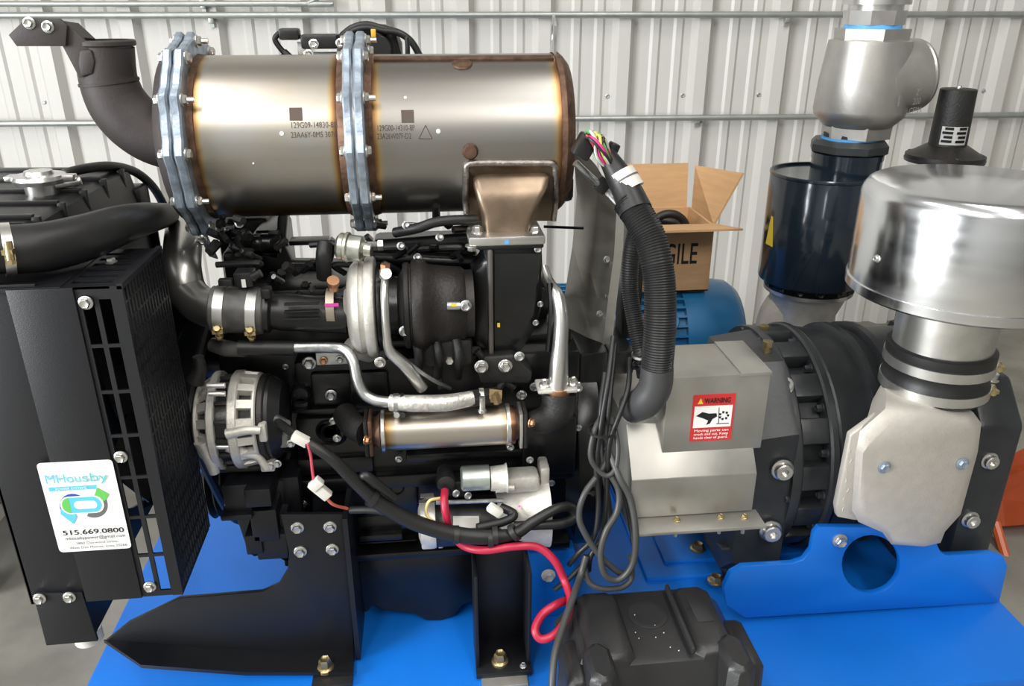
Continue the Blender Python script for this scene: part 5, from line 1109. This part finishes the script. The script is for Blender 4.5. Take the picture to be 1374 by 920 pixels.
for px, py, w in ((808, 577, 0.022), (794, 656, 0.012), (766, 803, 0.011)):
    tag(obj('cable_tie', MB().ring(at(px, py, 1.03 if py < 700 else 0.985)-Z1*0.002, Z1, 0.004, w, w-0.0015, 20).box(at(px, py, 1.03 if py < 700 else 0.985)+V((0.0, -w, 0)), (0.006, 0.006, 0.005)), plastic if py != 803 else plastic), {577: 'black cable tie around the top of the cable bundle', 656: 'black cable tie lower down on the hanging cables', 803: 'black cable tie joining the red cable to the grey one'}[py], 'cable tie')
# ---- corrugated conduits
def corrugated(P, r, pitch=0.0034, amp=0.0009, n=18):
    Q = catmull(P, 120); R = [Q[0]]; acc = 0
    for a, b in zip(Q, Q[1:]):
        acc += (b-a).length
        if acc >= pitch/2: R.append(b); acc = 0
    b = MB(); b.tube(R, [r+(amp if i % 2 else -amp*0.6) for i in range(len(R))], n, 1); return b
t = thing('corrugated_conduit', 'fat corrugated black conduit full of wires curving down to the elbow boot', 'conduit', at(880, 500, 1.10))
ck = K(880, 400, 1.08)
main = pts([(842, 268, 1.13), (858, 292, 1.11), (874, 325, 1.09), (884, 370, 1.07), (886, 420, 1.055), (884, 462, 1.046), (881, 500, 1.043)], 1.08)
obj('conduit', corrugated(main, 21*ck), cable, t)
obj('elbow_boot', MB().tube(pts([(882, 492, 1.043), (879, 518, 1.043), (866, 538, 1.05), (848, 547, 1.075)], 1.08), [22*ck, 23*ck, 23*ck, 22*ck], 20), mat('grey_black_boot', (0.045, 0.045, 0.047), 0.45), t)
obj('tape_wrap', MB().tube(pts([(812, 205, 1.16), (828, 232, 1.15), (842, 258, 1.135), (853, 284, 1.115)], 1.1), [12*ck, 17*ck, 20*ck, 22.5*ck], 20), rubber, t)
lp = at(838, 243, 1.144); ax_ = (at(846, 258, 1.135)-at(830, 230, 1.15)).normalized()
obj('paper_tag', MB().lathe(lp-ax_*0.014, ax_, [(0, 19.5*ck), (0.03, 21*ck)], 24), offw, t)
obj('tag_print', MB().ring(lp-ax_*0.002, ax_, 0.0025, 20.8*ck, 19*ck, 24), gink, t)
rnd = random.Random(5)
wc = [mat('wire_'+n_, c, 0.45) for n_, c in (('green', (0.08, 0.4, 0.12)), ('yellow', (0.65, 0.6, 0.12)), ('magenta', (0.6, 0.03, 0.2)), ('white', (0.6, 0.6, 0.55)), ('dark', (0.03, 0.03, 0.04)), ('red_b', (0.5, 0.04, 0.04)), ('dark_b', (0.02, 0.02, 0.02)))]
for k in range(30):
    o1, o2, o3 = [(rnd.uniform(-8, 8), rnd.uniform(-5, 5), rnd.uniform(-.015, .012)) for _ in range(3)]
    obj('wire', MB().tube(pts([(788+o1[0]*0.6, 196+o1[1], 1.18+o1[2]), (799+o2[0]*1.4, 180+o2[1], 1.155+o2[2]), (808+o3[0]*1.3, 205+o3[1], 1.145+o3[2]), (818+o3[0]*0.9, 224, 1.15)], 1.15), 0.0022, 6, 5), wc[k % 7], t)
obj('connector', MB().box(at(784, 196, 1.165), (0.026, 0.03, 0.034), Matrix.Rotation(0.5, 3, 'Y'), 0.004).box(at(823, 198, 1.17), (0.014, 0.02, 0.014), Matrix.Rotation(0.4, 3, 'Y'), 0.002), plastic, t)
t = thing('corrugated_conduit', 'thinner corrugated conduit tucked behind the fat one', 'conduit', at(850, 500, 1.14))
obj('conduit', corrugated(pts([(858, 298, 1.16), (848, 335, 1.15), (845, 385, 1.14), (852, 430, 1.12), (861, 475, 1.10), (866, 505, 1.095)], 1.1), 11.5*ck), cable, t)
for py in (478, 492):
    obj('tie_wrap', MB().ring(at(862, py, 1.10), Z1, 0.004, 0.017, 0.014, 20).box(at(864, py-3, 1.083), (0.016, 0.004, 0.006), Matrix.Rotation(0.5, 3, 'Y')), alum_sm if py == 478 else plastic, t)
# ================================================================ STAINLESS HEAT SHIELD
t = thing('heat_shield', 'upright curved stainless heat shield behind the corrugated conduit', 'heat shield', at(790, 480, 1.34))
hsb = MB()
L1 = pts([(768, 186, 1.36), (774, 260, 1.37), (768, 330, 1.38), (757, 400, 1.38), (755, 480, 1.37)], 1.3)
L2_ = pts([(800, 222, 1.30), (802, 270, 1.31), (796, 330, 1.31), (788, 400, 1.31), (786, 480, 1.31)], 1.3)
L3 = pts([(828, 268, 1.28), (828, 290, 1.28), (824, 340, 1.28), (816, 400, 1.28), (808, 480, 1.28)], 1.3)
zsh = at(800, 470, 1.25).z-0.003
for L_ in (L1, L2_, L3): L_[4].z = zsh
rows = [hsb.bm.verts.new(p) for p in L1], [hsb.bm.verts.new(p) for p in L2_], [hsb.bm.verts.new(p) for p in L3]
for a, b in ((0, 1), (1, 2)):
    for i in range(4): hsb.bm.faces.new((rows[a][i], rows[b][i], rows[b][i+1], rows[a][i+1]))
bmesh.ops.solidify(hsb.bm, geom=hsb.bm.faces[:], thickness=0.003)
obj('panel', hsb, stain, t, ang=60)
obj('edge_flange', MB().prism([L3[0], at(838, 276, 1.275), at(836, 330, 1.275), at(828, 400, 1.275), V((at(821, 462, 1.275).x, 1.275, zsh)), L3[4], L3[3], L3[2]], (0, 0.003, 0)), stain, t)
for px, py in ((814, 348), (816, 397), (804, 421)): bolt(t, at(px, py, 1.285), (0.2, -1, 0), 0.006, zinc)
obj('rod', MB().cyl(at(730, 304, 1.35), at(783, 306, 1.32), 0.0025, n=8), black, t)
obj('stay', MB().tube(pts([(772, 218, 1.175), (790, 235, 1.18), (808, 252, 1.2), (830, 275, 1.19)], 1.2), 0.0055, 10), zinc, t)
obj('stay_block', MB().box(at(808, 248, 1.2), (0.02, 0.02, 0.022), Matrix.Rotation(0.7, 3, 'Y'), 0.003), plastic, t)
obj('dark_post', MB().bb(V((at(838, 400, 1.3).x, 1.30, zsh)), V((at(862, 400, 1.3).x, 1.36, at(848, 300, 1.3).z)), 0.004), black, t)
# ================================================================ SENSOR GROUP ON TOP OF THE CANISTER
ty = 1.43
t = thing('pressure_sensor', 'black pressure sensor group with hoses clamped above the canister', 'sensor', at(460, 80, ty))
obj('bracket', MB().bb(at(412, 82, ty), at(470, 70, ty)+Y1*0.03, 0.002).bb((-0.19, 1.425, 1.168), (-0.15, 1.455, at(440, 78, ty).z), 0.001).bb((-0.19, 1.435, at(497, 78, 1.49).z-0.004), (-0.03, 1.53, at(497, 78, 1.49).z+0.001), 0.001).bb(at(400, 74, ty), at(412, 56, ty)+Y1*0.004, 0.001), zinc, t)
obj('body', MB().bb(at(404, 66, ty-0.02), at(452, 46, ty-0.02)+Y1*0.04, 0.004), plastic, t)
obj('plug', MB().bb(at(374, 54, ty-0.02), at(400, 38, ty-0.02)+Y1*0.03, 0.004), plastic, t)
obj('lead', MB().tube(pts([(375, 44), (369, 52), (374, 62), (385, 75), (390, 84)], ty-0.01), 0.0045, 10), cable, t)
obj('lead_nut', MB().cyl(at(380, 70, ty-0.012), at(389, 78, ty-0.012), 0.007, n=8), plastic, t)
obj('dome', MB().lathe(at(497, 78, 1.49), V((0, 0, 1)), [(0, 0.056), (0.025, 0.056), (0.042, 0.048), (0.054, 0.03), (0.057, 0)], 28), plastic, t, ang=60)
obj('side_cover', MB().prism(pts([(516, 44), (532, 46), (540, 76), (512, 76)], 1.46), (0, 0.05, 0), (), 0.003), plastic, t)
obj('drum', MB().cyl(at(508, 66, 1.43), at(508, 66, 1.47), 0.022, n=24, bev=0.002), plastic, t)
for dz, r in ((0, 0.006), (6, 0.005)): obj('vacuum_hose', MB().tube(pts([(455, 52+dz), (472, 38+dz*0.7), (492, 33+dz*0.7), (512, 38+dz*0.5), (535, 44), (552, 56), (566, 80)], ty+0.02-dz*0.002), r, 10), rubber, t)
obj('vacuum_hose', MB().tube(pts([(546, 50), (547, 64), (547, 80)], ty-0.02), 0.004, 8), rubber, t)
obj('clip', MB().bb(at(498, 50, 1.425), at(504, 39, 1.425)+Y1*0.01, 0.001), mat('amber_clip', (0.7, 0.42, 0.05), 0.4), t)
for px, py in ((421, 59), (414, 73), (457, 58)): bolt(t, at(px, py, ty-0.022), CAMSIDE, 0.008, alum_sm)
# ================================================================ BATTERY BOX
t = thing('battery_box', 'black moulded plastic battery box on the front edge of the skid', 'battery box', (0.3, 0.9, 0.246))
BZ = 0.45; cxb = 0.305
bm_ = mat('battery_box_plastic', (0.022, 0.022, 0.023), 0.38, 0, 0.12, 20, 0.15, 500)
obj('tub', MB().loft([[V((x, y, 0.248)) for x, y in ((0.185, 0.81), (0.425, 0.81), (0.425, 1.0), (0.185, 1.0))], [V((x, y, 0.372)) for x, y in ((0.178, 0.82), (0.435, 0.82), (0.435, 1.01), (0.178, 1.01))]]), bm_, t)
def lp_(x0, x1, y0, y1, z, c=0.02): return [V(p) for p in ((x0+c, y0, z), (x1-c, y0, z), (x1, y0+c, z), (x1, y1-c, z), (x1-c, y1, z), (x0+c, y1, z), (x0, y1-c, z), (x0, y0+c, z))]
lid = obj('lid', MB().loft([lp_(0.176, 0.442, 0.834, 1.018, 0.33), lp_(0.174, 0.445, 0.836, 1.02, 0.385), lp_(0.184, 0.436, 0.842, 1.012, 0.408), lp_(0.192, 0.416, 0.850, 1.0, 0.432), lp_(0.196, 0.412, 0.854, 0.996, 0.434)]), bm_, t, ang=20)
def bump(x0, x1, y0, y1, z0, z1, tp=0.012, nm='lid_boss', c=0.012):
    obj(nm, MB().loft([lp_(x0, x1, y0, y1, z0, c), lp_(x0+tp*0.3, x1-tp*0.3, y0+tp*0.3, y1-tp*0.3, z1-0.012, c), lp_(x0+tp*0.7, x1-tp*0.7, y0+tp*0.7, y1-tp*0.7, z1-0.004, c), lp_(x0+tp+0.002, x1-tp-0.002, y0+tp+0.002, y1-tp-0.002, z1, c*0.9)]), bm_, lid, ang=32)
bump(0.196, 0.272, 0.846, 1.0, 0.40, 0.447); bump(0.350, 0.420, 0.846, 0.998, 0.40, 0.447)
bump(0.190, 0.236, 0.802, 0.884, 0.26, 0.454, 0.009); bump(0.384, 0.430, 0.800, 0.882, 0.26, 0.454, 0.009)
bump(0.164, 0.206, 0.830, 0.925, 0.28, 0.425, 0.010, c=0.007); bump(0.416, 0.460, 0.84, 0.945, 0.28, 0.422, 0.010, c=0.007)
obj('lid_ridge', MB().box((0.350, 0.922, 0.446), (0.007, 0.14, 0.012), None, 0.003), bm_, lid)
obj('lid_dish', MB().lathe((0.308, 0.945, 0.432), Z1, [(0, 0.030), (0.003, 0.030), (0.0035, 0.028), (0.0025, 0.020), (0.002, 0)], 32), bm_, lid)
obj('moulded_panel', MB().box((0.386, 0.945, 0.447), (0.026, 0.075, 0.003), None, 0.0008), bm_, lid)
for x, y in ((0.212, 0.850), (0.407, 0.848)): obj('lid_recess', MB().box((x, y, 0.4538), (0.008, 0.007, 0.001), Matrix.Rotation(0.7, 3, 'Z')), bm_, lid)
rnd = random.Random(9)
for k in range(8):
    obj('dust_speck', MB().ball((0.28+rnd.random()*0.06, 0.86+rnd.random()*0.1, 0.4345 if k % 2 else 0.4345), 0.0009, n=6), white, lid)
